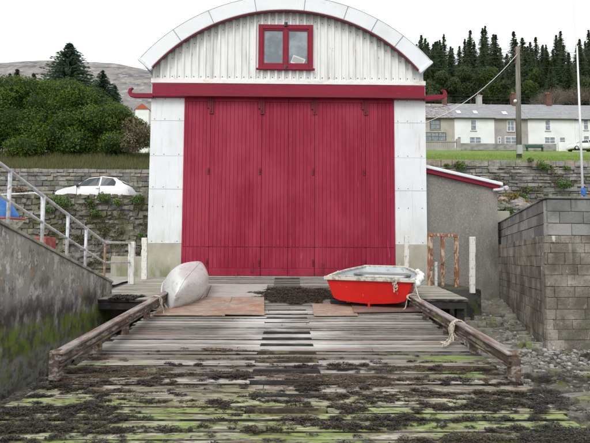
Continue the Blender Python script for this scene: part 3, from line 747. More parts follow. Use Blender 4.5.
while y < D - .12:
    w = sp / 3
    y1 = min(y + w, D - .11); gap = U(.008, .015) if R() > .25 else U(.018, .034)
    eL, eR = HWD + U(-.06, .03), HWD + U(-.06, .03)
    if y > 9.9: eL = eR = 2.36
    base = min(max(.5 + random.gauss(0, .40), 0), 1); dz = U(-.009, .007)
    slot = row % 3 == 0 and not (7.25 < y < 7.55) and not (y > 9.0 and y < 11.9)
    sw_ = U(.03, .045)
    if 3.6 < y < 4.4 and R() < .4: slot = False
    if slot:
        kw2 = KW * U(.96, 1.03)
        for a_, b_ in ((-eL, -kw2), (kw2 + .005, eR)):
            plank(deck, a_, b_ - .005, y, y1 - gap, min(max(base + U(-.15, .15), 0), 1), dz=dz)
        plank(deck, -kw2 + .002, kw2, y + sw_, y1 - .006, min(base + .25, 1), dz=.004)
        dark.append((y, sw_, kw2))
    else:
        cuts = [-eL, eR]
        if R() < .55: cuts.insert(1, U(-1.8, 1.8))
        for a_, b_ in zip(cuts, cuts[1:]):
            plank(deck, a_, b_ - .006, y, y1 - gap, min(max(base + U(-.15, .15), 0), 1), dz=dz)
    y = y1; row += 1
for (yy, sw_, kw2) in dark:
    hgt = .032 if yy < 5.4 else (.028 if yy < 7 else .020)
    deck.bx(-kw2 + .006, kw2 - .006, yy + .004, yy + sw_ - .006, deckz(yy) - .16, deckz(yy) + hgt * U(.7, 1.1), mi=1 if (yy > 6.2 or R() < .25) else 2, j=.003)
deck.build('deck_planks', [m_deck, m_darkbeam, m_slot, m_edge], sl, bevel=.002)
for bxp in (-2.2, -1.2, -.42, .42, 1.2, 2.2):
    mb = MB(); mb.beam((bxp, .4, deckz(.4) - .16), (bxp, D - .1, deckz(D - .1) - .16), .16, .18); mb.build('bearer', m_darkbeam, sl)
mb = MB(); mb.beam((0, .4, deckz(.4) - .32), (0, D - .1, deckz(D - .1) - .32), .66, .04); mb.build('keelway_bed', m_darkbeam, sl)
for yy in (1.2, 3.2, 4.97, 6.9, 8.9):
    for sx in (-1, 1):
        mb = MB(); mb.bx(sx * 2.2 - .09, sx * 2.2 + .09, yy - .09, yy + .09, -2.3, deckz(yy) - .26); mb.build('pile', m_darkbeam, sl)
# rails with posts
for sx in (-1, 1):
    X = sx * 2.17; y0, y1 = 4.86, 9.6; rh = .265
    mb = MB(); mb.beam((X, y0, deckz(y0) + rh - .055), (X, y1, deckz(y1) + rh - .055), .07, .085)
    rl = mb.build('rail', m_rust, sl, bevel=.012)
    c_ = MB(); c_.beam((X, y0 - .02, deckz(y0) + rh + .004), (X, y1, deckz(y1) + rh + .004), .115, .028); c_.build('rail_cap', m_railtop, rl, bevel=.008)
    c_ = MB(); c_.beam((X, y0, deckz(y0) + rh - .112), (X, y1, deckz(y1) + rh - .112), .10, .022); c_.build('rail_flange', m_rust, rl, bevel=.006)
    for i, yy in enumerate((4.9, 5.95, 6.95, 8.0, 9.0)):
        w = .095 if i == 0 else .08
        mb = MB(); mb.bx(X - w / 2 + sx * .035, X + w / 2 + sx * .035, yy - .05, yy + .05, deckz(yy) - .35, deckz(yy) + (rh + .022 if i == 0 else rh - .135), j=.004)
        mb.build('post', m_rust, sl, bevel=.008)
        b_ = MB(); b_.ball((X - sx * .03, yy - .055, deckz(yy) + rh - .06), .018, 6); b_.build('bolt_head', m_rust, sl)

# landings each side of the slip head
def landing(name, x0, x1, y0, label):
    t = thing(name, ((x0 + x1) / 2, y0, deckz(y0)), label, 'landing')
    mb = MB(); y = y0
    while y < D - .08:
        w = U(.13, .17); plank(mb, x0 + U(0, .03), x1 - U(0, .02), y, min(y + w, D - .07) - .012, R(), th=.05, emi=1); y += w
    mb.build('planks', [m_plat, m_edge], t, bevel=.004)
    mb = MB(); mb.bx(x0 + .04, x1 - .04, y0 + .03, y0 + .15, deckz(y0) - .20, deckz(y0) - .055); mb.build('front_beam', m_darkbeam, t, bevel=.006)
    for xx in (x0 + .12, x1 - .12):
        mb = MB(); mb.bx(xx - .08, xx + .08, y0 + .16, y0 + .32, -2.2, deckz(y0) - .055); mb.build('leg', m_darkbeam, t, bevel=.006)
    mb = MB(); mb.bx(x0 + .03, x1 - .03, D - 1.3, D - 1.1, -2.2, deckz(D - 1.3) - .06); mb.build('back_wall', m_mortar, t)
    return t
landing('timber_landing', 2.40, 3.70, 10.2, 'small grey plank landing on the right of the slip head, beside the rusty gate')
landing('timber_landing', -4.9, -2.40, 9.98, 'grey plank landing on the left of the slip head, beside the sea wall')
mb = MB(); mb.bx(3.75, 4.5, 11.6, 14.55, -2.1, deckz(12.3) - .02)
tag(mb.build('concrete_base', mat('shaded_concrete', (.09, .085, .075), .9, [dict(col=(.06, .08, .025), sc=3, lo=.45, hi=.6), dict(col=(.03, .03, .028), sc=6, lo=.5, hi=.6)], bump=(14, .6)), bevel=.02), 'dark mossy concrete base under the rusty gate, in front of the lean-to', 'concrete base')  # dark colour carries the shade of the void here, with moss over it

# ------------------------------------------------------------ left sea wall with handrail
WX = -3.72
def wtop(y): return interp(y, [(0, 1.91), (6.48, .43), (10.75, -.55), (12, -.62)])
sw = thing('sea_wall', (WX - .2, 7, -1.9), 'tall stained concrete wall with green algae band, sloping down to the left landing', 'sea wall')
mb = MB(); ys_ = list(np.linspace(1.0, 10.75, 60)); zn = 14
vs = []; fs = []
for y in ys_:
    for k in range(zn + 1):
        z = -2.3 + (wtop(y) + 2.3) * k / zn
        vs.append((WX + .012 * fbm(y * 1.5, z * 1.5), y, z))
for i in range(len(ys_) - 1):
    for k in range(zn):
        a = i * (zn + 1) + k; fs.append((a, a + zn + 1, a + zn + 2, a + 1))
mb.add(vs, fs)
o_ = [(WX - .32, y, wtop(y)) for y in ys_]
mb.add([(WX, 10.75, -2.3), (WX - .32, 10.75, -2.3), (WX - .32, 10.75, wtop(10.75)), (WX, 10.75, wtop(10.75))], [(0, 1, 2, 3)])
mb.add([(WX - .32, 1, -2.3), (WX - .32, 10.75, -2.3), (WX - .32, 10.75, wtop(10.75)), (WX - .32, 6.48, wtop(6.48)), (WX - .32, 1, wtop(1))], [(0, 1, 2, 3, 4)])
mb.build('wall_face', m_oldwall, sw, smooth=False)
mb = MB()
for a, b in ((1, 6.48), (6.48, 10.75)):
    mb.beam((WX - .15, a, wtop(a) + .02), (WX - .15, b, wtop(b) + .02), .36, .05)
mb.build('coping', m_coping, sw, bevel=.01)
# steps behind the wall
st = thing('stone_steps', (WX - .9, 8.5, -.6), 'concrete steps climbing behind the stained sea wall', 'steps')
mb = MB()
for k in range(22):
    y = 10.6 - k * .38; mb.bx(WX - 1.5, WX - .34, y - .38, y, -.8, wtop(y) - .05)
mb.build('treads', m_coping, st)
hr = thing('handrail', (WX - .15, 8.5, .2), 'galvanised tubular handrail climbing along the top of the stained sea wall', 'handrail')
def rtop(y): return wtop(y) + interp(y, [(6.4, .82), (10.5, .79)])
py_ = [4.4, 5.6, 6.84, 7.8, 8.69, 9.49]
hx = WX - .08
mb = MB(); mb.tube([(hx, 3.5, rtop(3.5)), (hx, 6.48, rtop(6.48)), (hx, 10.5, rtop(10.5)), (hx - .01, 10.56, rtop(10.5) + .005), (-3.86, 12.35, .35)], .026, 10); mb.build('top_rail', m_galv, hr, smooth=True)
mb = MB(); mb.tube([(hx, 3.5, rtop(3.5) - .42), (hx, 6.48, rtop(6.48) - .41), (hx, 10.5, rtop(10.5) - .41), (-3.86, 12.35, -.13)], .022, 10); mb.build('mid_rail', m_galv, hr, smooth=True)
for y in py_:
    mb = MB(); mb.tube([(hx, y, wtop(y) - .01), (hx, y, rtop(y))], .026, 10); mb.tube([(hx, y, wtop(y) + .03), (hx, y, wtop(y) + .06)], .05, 10); mb.build('post', m_galv, hr, smooth=True)
mb = MB(); mb.tube([(hx, 10.5, wtop(10.5) - .02), (hx, 10.5, rtop(10.5))], .024, 10); tag(mb.build('post', m_rustpost, hr), 'rusty brown end post')
mb = MB(); mb.tube([(-3.86, 12.35, deckz(12.35)), (-3.86, 12.35, .35)], .02, 10); mb.build('post', m_galv, hr)
# second handrail, farther back
h2 = thing('handrail', (-6.2, 12.5, -.6), 'thin galvanised handrail behind the first one, near the blue covered boat', 'handrail')
a = P(41.5, 196, 12.4); b = P(42.5, 250, 12.4)
mb = MB(); mb.tube([a, (b.x, b.y, -.62)], .022, 8); mb.build('post', m_galv, h2)
e = P(-20, 196, 12.4); mb = MB(); mb.tube([P(-30, 196, 12.4), P(35, 193, 12.4), a], .02, 8); mb.build('top_rail', m_galv, h2)
mb = MB(); mb.tube([P(-30, 196, 12.4), (P(-30, 196, 12.4).x, 12.4, -.62)], .02, 8); mb.build('post', m_galv, h2)

# white posts
def wpost(px, py0, py1, Y, w, lean, label):
    a = P(px, py1, Y); b = P(px + lean, py0, Y)
    zb_ = deckz(Y) if abs(a.x) < 5 else a.z
    mb = MB()
    n_ = 7
    for i in range(n_):
        p0 = Vector((a.x, Y, zb_)).lerp(b, i / n_); p1 = Vector((a.x, Y, zb_)).lerp(b, (i + 1) / n_)
        mb.beam(p0 + Vector((U(-.006, .006), 0, 0)), p1 + Vector((0, 0, .004)), w * U(.88, 1.05), w * .8)
    tag(mb.build('white_post', m_whitepost, bevel=.01), label, 'post', 'white posts beside the slip head')
    m2 = MB()
    return b
wpost(131.5, 242, 285, 12.4, .15, .5, 'flaking white timber post at the end of the handrail, nearer of the left pair')
wpost(144.5, 238, 280, 13.5, .15, .3, 'flaking white timber post against the left corner of the boathouse')
wpost(472.3, 237, 292, 11.1, .12, 0, 'splintered white timber post at the right landing corner, right of the rusty gate')
wpost(406.5, 236, 280, 12.8, .12, 0, 'thin white timber post rising behind the red dinghy')

# rusty gate
gt = thing('rusty_gate', (3.9, 12.4, deckz(12.4)), 'flaking orange timber gate frame with crossed wires, in front of the lean-to', 'gate')
gp = {}
for px, w, y0 in ((430, .10, 233), (442.5, .085, 234), (456.5, .10, 236)):
    a = P(px, 286, 12.4); b = P(px, y0, 12.4)
    mb = MB()
    for i in range(5):
        mb.beam(Vector((a.x, a.y, deckz(12.4) - .03)).lerp(b, i / 5), Vector((a.x, a.y, deckz(12.4) - .03)).lerp(b, (i + 1) / 5 + .004), w * U(.75, 1.1), .09)
    mb.build('gate_post', m_orange, gt, bevel=.008); gp[px] = (a, b)
mb = MB(); mb.beam(P(429, 234.5, 12.36), P(457, 236, 12.36), .05, .07); mb.build('top_bar', m_orange, gt, bevel=.006)
for (x0, y0, x1, y1) in ((430, 270, 456, 250), (430, 252, 456, 272), (442, 262, 456, 262), (430, 280, 456, 278)):
    mb = MB(); mb.tube([P(x0, y0, 12.33), P((x0 + x1) / 2, (y0 + y1) / 2 + 2, 12.33), P(x1, y1, 12.33)], .008, 6); mb.build('wire', m_wire, gt)
# pale stave leaning inside left bay
mb = MB(); mb.beam(P(436, 286, 12.5), P(436, 262, 12.5), .06, .05); mb.build('stave', m_whitepost, gt)

# ------------------------------------------------------------ sheets on the deck
def plate(name, corners, th, lift, m, label, cat='sheet', group=None):
    """corners = pixel corners on the deck"""
    w = []
    for (px, py) in corners:
        d = fw + rt * ((px - 295) / F) + up * ((221.5 - py) / F)
        s = -1.51 / (d.z - DS * d.y); w.append(d * s)
    n = len(w); nu = Vector((0, -DS, 1)).normalized()
    # subdivide quad and let it warp a little
    mb = MB(); NX, NY = 10, 5; g = []
    for j in range(NY + 1):
        for i in range(NX + 1):
            a = w[3].lerp(w[2], i / NX); b = w[0].lerp(w[1], i / NX); p = a.lerp(b, j / NY)
            g.append(p + nu * (lift + .006 * noise.noise(p * 2.1) + .006) + Vector((0, U(-.006, .006) if j in (0, NY) else 0, 0)))
    k = len(g); vs = [p + nu * th for p in g] + g; fs = []
    W = NX + 1
    for j in range(NY):
        for i in range(NX):
            a = j * W + i; fs.append((a, a + 1, a + W + 1, a + W)); fs.append((k + a, k + a + W, k + a + W + 1, k + a + 1))
    for i in range(NX):
        fs.append((i, k + i, k + i + 1, i + 1)); a = NY * W + i; fs.append((a, a + 1, k + a + 1, k + a))
    for j in range(NY):
        a = j * W; fs.append((a, a + W, k + a + W, k + a)); a = j * W + NX; fs.append((a, k + a, k + a + W, a + W))
    mb.add(vs, fs)
    return tag(mb.build(name, m), label, cat, group)
plate('metal_sheet', [(152, 316.5), (225, 317), (232, 298.5), (176, 298)], .010, .012, m_sheet, 'orange rusty sheet lying on the slip in front of the canoe')
plate('metal_sheet', [(224.5, 316.5), (264.5, 317), (264, 299), (233, 298.5)], .010, .024, m_sheet, 'brown rusty sheet beside the keelway, right of the canoe')
plate('board_sheet', [(207, 297.5), (264, 298), (268, 285), (212, 285)], .010, .006, m_sheet2, 'pale grey board sheet near the doors, right of the canoe')
plate('board_sheet', [(314, 317), (358, 316.5), (352, 304), (312, 305)], .010, .008, m_sheet, 'pale pinkish board under the left corner of the red dinghy')
plate('board_sheet', [(354, 314.5), (425, 313.5), (417, 299), (350, 302)], .014, .024, m_sheet3, 'dark brown board under the red dinghy')
plate('board_sheet', [(181, 297.3), (206, 297.5), (211, 286), (188, 286)], .010, .010, m_sheet2, 'small grey board behind the canoe by the doors')

# ------------------------------------------------------------ canoe
cL = 3.15
cn = thing('canoe', (0, 0, 0), 'silver white canoe lying upside down, bow towards the water, propped against the left rail', 'canoe')
def canoe_pt(t, phi):
    # t -1..1 along length (bow at -1, nearest camera), phi -90..90 across
    b = .40 * (1 - abs(t) ** 2.6) ** .85
    dep = .40
    sheer = -.16 * abs(t) ** 2.4
    rk = -.02 * t * t - (.30 * max(0, (abs(t) - .80) / .20) ** 2.6)
    s = math.sin(phi); c = math.cos(phi)
    x = b * math.copysign(abs(s) ** .82, s)
    top = dep + rk; z = sheer + (top - sheer) * abs(c) ** .62
    z = max(z, sheer)
    return Vector((x, t * cL / 2, z))
mb = LB(); NT, NP = 60, 24; vs = []; fs = []
for i in range(NT + 1):
    t = -1 + 2 * i / NT; t = math.copysign(1 - (1 - abs(t)) ** 1.15, t) if abs(t) > .0 else 0
    for k in range(NP + 1): vs.append(canoe_pt(t, -math.pi / 2 + math.pi * k / NP))
W = NP + 1
for i in range(NT):
    for k in range(NP): a = i * W + k; fs.append((a, a + 1, a + W + 1, a + W))
mb.add(vs, fs); hu = mb.build('hull', m_canoe, cn, smooth=True)
so = hu.modifiers.new('s', 'SOLIDIFY'); so.thickness = .012; so.offset = 0
ts = [-.995 + 1.99 * i / 50 for i in range(51)]
mb = LB(); mb.tube([canoe_pt(t, 0) + Vector((0, 0, .004)) for t in ts], .012, 8); mb.build('keel', m_canoe, cn, smooth=True)
for sgn in (-1, 1):
    mb = LB(); mb.tube([canoe_pt(t, sgn * math.pi / 2) + Vector((sgn * .006, 0, .0)) for t in ts], .018, 8); mb.build('gunwale', m_canoe, cn, smooth=True)
for t in (-.35, .35):
    mb = LB(); b = canoe_pt(t, math.pi / 2).x; mb.bx(-b, b, t * cL / 2 - .07, t * cL / 2 + .07, .01, .03); mb.build('seat', m_canoein, cn)
cn.rotation_mode = 'XYZ'
cn.location = (-2.08, 10.35, -.60)
M = Matrix.Rotation(math.radians(3.6), 4, 'Z') @ Matrix.Rotation(math.atan(DS) + math.radians(2.5), 4, 'X') @ Matrix.Rotation(math.radians(24), 4, 'Y')
cn.rotation_euler = M.to_euler()

# ------------------------------------------------------------ red dinghy
bo = thing('red_dinghy', (0, 0, 0), 'bright red pram dinghy with grey gunwales, stern towards the water', 'boat')
BL = 2.7
def bhw(t): return interp(t, [(0, .76), (.2, .81), (.45, .82), (.7, .74), (.88, .60), (1, .46)])
def bkeel(t): return interp(t, [(0, .07), (.25, .03), (.5, .02), (.75, .09), (.9, .20), (1, .32)])
def bsh(t): return .49 - .045 * t + .12 * (t - .4) ** 2
def sect(t, inn=0):
    b = bhw(t) - inn; k = bkeel(t) + inn * 1.2; s = bsh(t)
    rake = .10 * (t - .0) if t > .9 else 0
    pts = []
    for u, v in ((0, 0), (.35, .03), (.68, .09), (.83, .19), (.88, .38), (.93, .66), (.97, .84), (1.0, 1.0)):
        pts.append((u * b, k + v * (s - k)))
    return pts
def loft(inn, t0, t1, n=24, caps=True):
    mb = LB(); vs = []; fs = []
    for i in range(n + 1):
        t = t0 + (t1 - t0) * i / n; pr = sect(t, inn)
        full = [(-x, z) for x, z in reversed(pr)] + pr[1:]
        for x, z in full:
            rk = -.05 * (z - .1) / .4 if i == 0 else (.10 * (z - .2) / .4 if i == n else 0)
            vs.append((x, t * BL + rk, z))
    W = 15
    for i in range(n):
        for k in range(W - 1): a = i * W + k; fs.append((a, a + W, a + W + 1, a + 1))
    if caps: fs.append(tuple(range(W))); fs.append(tuple(range(n * W + W - 1, n * W - 1, -1)))
    mb.add(vs, fs); return mb
hb = loft(0, 0, 1).build('hull', m_boatred, bo)
hi_ = loft(.022, .012, .985).build('inner_hull', m_boatin, bo)
for o in (hb, hi_):
    for p in o.data.polygons: p.use_smooth = len(p.vertices) == 4
    em = o.modifiers.new('e', 'EDGE_SPLIT'); em.split_angle = math.radians(35)
for sgn in (-1, 1):
    mb = LB(); pts = [(sgn * (bhw(t) - .005), t * BL + (-.045 if t == 0 else (.09 if t == 1 else 0)), bsh(t) + .012) for t in [i / 20 for i in range(21)]]
    for a, b in zip(pts, pts[1:]): mb.beam(a, b, .065, .035)
    mb.build('gunwale', m_gunw, bo, bevel=.004)
mb = LB(); mb.bx(-.80, .80, -.085, -.02, bsh(0) - .028, bsh(0) + .034); mb.bx(-.30, .30, -.02, .02, bsh(0) - .12, bsh(0) + .03); mb.build('transom_cap', m_gunw, bo, bevel=.008)
mb = LB(); mb.bx(-.49, .49, BL + .04, BL + .13, bsh(1) - .02, bsh(1) + .035); mb.build('bow_cap', m_gunw, bo, bevel=.008)
for t, w in ((.10, .30), (.48, .24), (.83, .34)):
    mb = LB(); b = bhw(t) - .03; mb.bx(-b, b, t * BL - w / 2, t * BL + w / 2, bsh(t) - .10, bsh(t) - .075); mb.build('thwart', m_thw, bo, bevel=.004)
mb = LB()
for k in range(5): mb.bx(-.34 + k * .15, -.22 + k * .15, .2, 2.1, .115, .13)
mb.build('floor_boards', m_thw, bo)
mb = LB(); mb.bx(-.02, .02, .0, .7, -.02, .09); mb.bx(-.02, .02, .6, 1.9, -.01, .05); mb.build('skeg', m_boatred, bo, bevel=.004)
for x0 in (-.55, .55):
    mb = LB(); mb.tube([(x0 * 1.46, 1.25, .46), (x0 * 1.46, 1.25, .52)], .02, 8); mb.build('rowlock', m_galv, bo)
bs_ = P(368.5, 296, 8.95)
bo.location = (bs_.x, 8.92, deckz(8.92) + .03)
Mb = Matrix.Rotation(math.radians(-17), 4, 'Z') @ Matrix.Rotation(math.atan(DS), 4, 'X') @ Matrix.Rotation(math.radians(1.0), 4, 'Y')
bo.rotation_euler = Mb.to_euler()
MB_ = Matrix.Translation(bo.location) @ Mb
# fender rope with floats on the right gunwale
fr = thing('fender_rope', MB_ @ Vector((.8, .1, .45)), 'white floats strung on rope along the right gunwale of the red dinghy', 'fenders')
pts = [MB_ @ Vector((bhw(t) + .035 + .01 * math.sin(t * 25), t * BL, bsh(t) - .02 - .04 * abs(math.sin(t * 9)))) for t in [i / 24 for i in range(22)]]
mb = MB(); mb.tube(pts, .018, 8); mb.build('rope', m_rope, fr)
for t, r, dz in ((.02, .075, -.06), (.10, .07, -.02), (.22, .075, 0), (.34, .05, .0), (.46, .06, .01), (.60, .055, .01), (.74, .05, .02)):
    mb = MB(); p = MB_ @ Vector((bhw(t) + .05, t * BL, bsh(t) + dz)); mb.ball(p, r, 12, sq=(1, 1.25, .95), j=.02); mb.build('float', m_float, fr, smooth=True)
mb = MB(); p0 = MB_ @ Vector((.76, -.02, bsh(0) + .03))
def ropepath(ctrl, sag=.0, n=8, wob=.0):
    out = []
    for a, b in zip(ctrl, ctrl[1:]):
        a = Vector(a); b = Vector(b)
        for i in range(n):
            t = i / n; p = a.lerp(b, t); p.z -= sag * 4 * t * (1 - t)
            p += Vector((U(-wob, wob), U(-wob, wob), U(-wob, wob))); out.append(p)
    out.append(Vector(ctrl[-1])); return out
# knotted rope on the transom
kt = thing('knotted_rope', MB_ @ Vector((.45, -.09, .5)), 'pale knotted rope hanging over the stern of the red dinghy', 'rope')
mb = MB()
for k in range(4):
    c = MB_ @ Vector((.45 + .018 * (k % 2), -.09, bsh(0) - .02 - .035 * k)); ring = []
    for i in range(11):
        a = i / 10 * 6.28; ring.append(c + Vector((.032 * math.cos(a + k), .02 * math.sin(a * 2 + k), .045 * math.sin(a) * (1 + .4 * math.sin(k * 2)))))
    mb.tube(ring, .011, 6)
mb.tube(ropepath([MB_ @ Vector((-.7, -.06, bsh(0) + .05)), MB_ @ Vector((-.2, -.07, bsh(0) + .045)), MB_ @ Vector((.45, -.075, bsh(0) + .05)), MB_ @ Vector((.45, -.10, bsh(0) - .2))], .0, 8, .006), .012, 6)
mb.build('coil', m_rope, kt)
# line from dinghy to the right rail
mb = MB(); ra = MB_ @ Vector((.80, .0, bsh(0) - .04)); rb_ = Vector((2.17, 8.0, deckz(8.0) + .30))
mb.tube(ropepath([ra, (1.0 * (ra.x * .45 + rb_.x * .55), (ra.y + rb_.y) / 2, (ra.z + rb_.z) / 2 - .10), rb_], .03, 10, .002), .010, 6)
tag(mb.build('mooring_line', m_rope), 'thin pale line from the stern of the red dinghy to the right rail', 'rope')
# chocks under the dinghy
mb = MB(); c = MB_ @ Vector((-.62, .35, 0)); mb.bx(c.x - .15, c.x + .15, c.y - .1, c.y + .1, deckz(c.y) + .01, deckz(c.y) + .09, j=.01)
tag(mb.build('wooden_chock', m_darkbeam, bevel=.01), 'dark timber chock under the left side of the red dinghy', 'chock')

# ropes on the rails
def coil(X, y, label, nloops, size, col=m_rope, tails=2, seed=1):
    random.seed(seed)
    z = deckz(y) + .265; t = thing('rope_coil', (X, y, z), label, 'rope')
    mb = MB()
    for k in range(nloops):
        ring = []; yy = y + U(-.06, .06); rx = .085 + U(0, .02); dz = size * U(.6, 1)
        for i in range(17):
            a = i / 16 * 6.283
            ring.append(Vector((X + rx * math.cos(a) + U(-.004, .004), yy + .03 * math.sin(a + k), z - dz / 2 + .03 + (dz / 2 + .01) * math.sin(a))))
        mb.tube(ring, .010, 6)
    for k in range(tails):
        mb.tube(ropepath([(X - .08 * (1 if X > 0 else -1), y + U(-.1, .1), z), (X - .12 * (1 if X > 0 else -1), y + U(-.15, .1), z - .2), (X - U(.1, .3) * (1 if X > 0 else -1), y + U(-.3, .2), deckz(y) + .02)], .02, 6, .006), .010, 6)
    mb.build('loops', col, t)
coil(2.17, 6.35, 'beige rope looped over the right slipway rail and trailing onto the planks', 7, .26, tails=4, seed=3)
coil(-2.17, 8.35, 'pale rope looped round the left slipway rail near the canoe bow', 4, .22, tails=2, seed=5)
coil(2.17, 8.7, 'short pale rope turn on the right rail near the dinghy', 2, .12, tails=1, seed=8)
random.seed(11)

# ------------------------------------------------------------ seaweed
def weed(name, n, sampler, size, m, label, zf, hump=.03, flat=.5):
    vs = []; fs = []; tn = []; c = 0; tries = 0
    while c < n and tries < n * 30:
        tries += 1
        s = sampler()
        if s is None: continue
        x, y, dens = s
        z = zf(x, y) + .004 + R() * hump * dens
        L = size * U(.5, 1.5); w = L * U(.16, .4); an = U(0, 6.283)
        dx, dy = math.cos(an), math.sin(an); px_, py_2 = -dy * w, dx * w
        l1 = U(-.2, .6) * L * flat; l2 = l1 + U(-.6, .3) * L * flat
        o = len(vs)
        vs += [(x - px_, y - py_2, z), (x + px_, y + py_2, z + U(-.3, .3) * w),
               (x + dx * L + px_, y + dy * L + py_2, z + l1), (x + dx * L - px_, y + dy * L - py_2, z + l1 + U(-.4, .4) * w),
               (x + dx * L * 1.9 + px_ * .4, y + dy * L * 1.9 + py_2 * .4, z + l2), (x + dx * L * 1.9 - px_ * .4, y + dy * L * 1.9 - py_2 * .4, z + l2)]
        fs += [(o, o + 1, o + 2, o + 3), (o + 3, o + 2, o + 4, o + 5)]
        t_ = min(max(U(-.1, .7) + .4 * noise.noise(Vector((x * 1.2, y * 2.5, 4))), 0), 1)
        tn += [t_, t_]; c += 1
    mb = MB(); mb.v = vs; mb.f = fs; mb.m = [0] * len(fs); mb.t = tn
    return tag(mb.build(name, m), label, 'seaweed', kind='stuff')
def deck_s():
    y = 2.6 + (R() ** .8) * 3.4; x = U(-2.35, 2.45)
    yb = y % .18 / .18
    v = .55 * noise.noise(Vector((x * .7, y * 4.6, 0))) + .7 * noise.noise(Vector((x * 2.8, y * 8, 7))) + .8 * noise.noise(Vector((x * 9, y * 22, 3)))
    v += .16 * (abs(yb - .5) * 2 - .5)
    thr = interp(y, [(2.5, .20), (3.3, .16), (3.9, .19), (4.3, .11), (4.7, .24), (5.1, .34), (5.6, .60), (6, .85)])
    thr -= .75 * ss(1.0, 2.2, x) * ss(3.9, 3.4, y) + .24 * ss(-.9, -1.9, x) * ss(4.4, 3.8, y)
    dd = v - thr
    if dd < 0: return None
    return x, y, min(dd * 2.2 + .1, 1)
weed('seaweed', 80000, deck_s, .0115, m_weed, 'dark bladderwrack strewn in bands over the lower slipway planks', lambda x, y: deckz(y), hump=.030)
def brown_s():
    y = U(4.2, 6.3); x = U(-2.3, 2.3)
    v = noise.noise(Vector((x * .8 + 9, y * 5, 2))) + .6 * noise.noise(Vector((x * 6, y * 22, 5)))
    if v < interp(y, [(4.2, .25), (5.0, .12), (5.4, .2), (6.0, .5), (6.4, .8)]): return None
    return x, y, min((v - .2) * 2, .6)
weed('seaweed_litter', 26000, brown_s, .011, m_litter, 'dry brown weed litter on the middle planks of the slipway', lambda x, y: deckz(y), hump=.012)
def top_s():
    y = U(9.4, 12.1); x = U(-.85, 1.25)
    v = 1 - ((x - .18) / .95) ** 2 - ((y - 10.6) / 1.2) ** 2 + .9 * noise.noise(Vector((x * 3, y * 3, 1)))
    if v < .15: return None
    return x, y, min(v, 1)
weed('seaweed_heap', 12000, top_s, .024, m_litter2, 'dark heap of dried weed at the top of the keelway, left of the dinghy', lambda x, y: deckz(y) + .01, hump=.075)
def beach_s():
    y = 2.0 + R() * 6; x = 2.36 + R() ** 1.3 * 4
    v = noise.noise(Vector((x * 1.3, y * 1.6, 20))) + .5 * noise.noise(Vector((x * 4, y * 5, 21)))
    thr = interp(y, [(2, -.35), (4.6, -.10), (6, .12), (7, .25), (8, .5)])
    if v < thr: return None
    return x, y, min((v - thr) * 2, 1)
weed('beach_seaweed', 42000, beach_s, .018, m_weed, 'black seaweed over the rocks right of the slipway', lambda x, y: beachz(x, y) + .06, hump=.14)
def beachl_s():
    y = 3.0 + R() * 6.5; x = -2.36 - R() ** 1.5 * 1.3
    v = noise.noise(Vector((x * 2, y * 1.6, 30)))
    if v < interp(y, [(3, -.3), (5.5, -.1), (9, .1)]) + .5 * ss(-2.6, -3.3, x): return None
    return x, y, min(v + .4, 1)
weed('shore_seaweed', 9000, beachl_s, .026, m_weed, 'dark seaweed on the sand between the left rail and the sea wall', lambda x, y: beachz(x, y) + .01, hump=.10)
def land_s():
    y = U(9.98, 10.5); x = U(-3.65, -2.9)
    if noise.noise(Vector((x * 4, y * 5, 40))) < -.05: return None
    return x, y, .6
weed('landing_seaweed', 1400, land_s, .03, m_weed, 'dry seaweed on the front edge of the left landing', lambda x, y: deckz(y), hump=.04)

# beach rocks
mb = MB()
def slab(mb, x, y, z, sx, sy, sz, t):
    n_ = random.randint(6, 9); top = []; bot = []; an0 = U(0, 6)
    tilt = (U(-.08, .08), U(-.08, .08))
    for i in range(n_):
        a = an0 + 6.283 * i / n_ + U(-.2, .2); r = U(.75, 1.1)
        X, Y_ = r * sx * math.cos(a), r * sy * math.sin(a)
        top.append((x + X * .88, y + Y_ * .88, z + sz + X * tilt[0] + Y_ * tilt[1] + U(-.01, .01)))
        bot.append((x + X, y + Y_, z - .15))
    mb.add(top + bot, [tuple(range(n_))] + [(i, n_ + i, n_ + (i + 1) % n_, (i + 1) % n_) for i in range(n_)], t)
for k in range(520):
    y = U(2.5, 13); x = U(2.45, 2.6 + 3.2 * ss(2, 8.5, y) + (1.6 if y < 8.4 else -1.0))
    if y > 8.6 and x > 4.5 + (y - 8.8) * .27: continue
    s_ = U(.05, .22) * (1 if y > 5 else .8)
    slab(mb, x, y, beachz(x, y) + .0, s_ * U(1, 1.9), s_ * U(.5, .9), U(.015, .07), R())
tag(mb.build('slab_rocks', m_rock, bevel=.008), 'flat grey shore rocks right of the slipway', 'rocks', kind='stuff')
mb = MB()
for k in range(5200):
    x = U(3.6, 7.2); y = U(7.4, 8.8) - .4 * R()
    if R() < .25: x = U(2.5, 7); y = U(4, 12)
    r = U(.008, .045) ** 1.0
    mb.ball((x, y, beachz(x, y) + r * .4), r, 5, R(), 0, (1.2, 1, .7), .1)
for k in range(1500):
    x = U(-3.7, -2.4); y = U(3, 9.5); r = U(.01, .03)
    mb.ball((x, y, beachz(x, y) + r * .3), r, 5, R(), 0, (1.2, 1, .7), .1)
m_peb = mat('pebbles', [(.07, .065, .055), (.20, .19, .17), (.42, .41, .385)], .9)
tag(mb.build('pebbles', m_peb), 'grey shingle at the foot of the walls', 'shingle', kind='stuff')
# dark boulders under the left landing
mb = MB()
for k in range(60):
    x = U(-3.65, -2.5); y = U(8.4, 10.4); mb.ball((x, y, beachz(x, y) + U(0, .12)), U(.08, .2), 7, R() * .5, 0, (1, 1, .7), .2)
tag(mb.build('dark_boulders', m_rock), 'dark boulders below the left landing', 'rocks', kind='stuff')

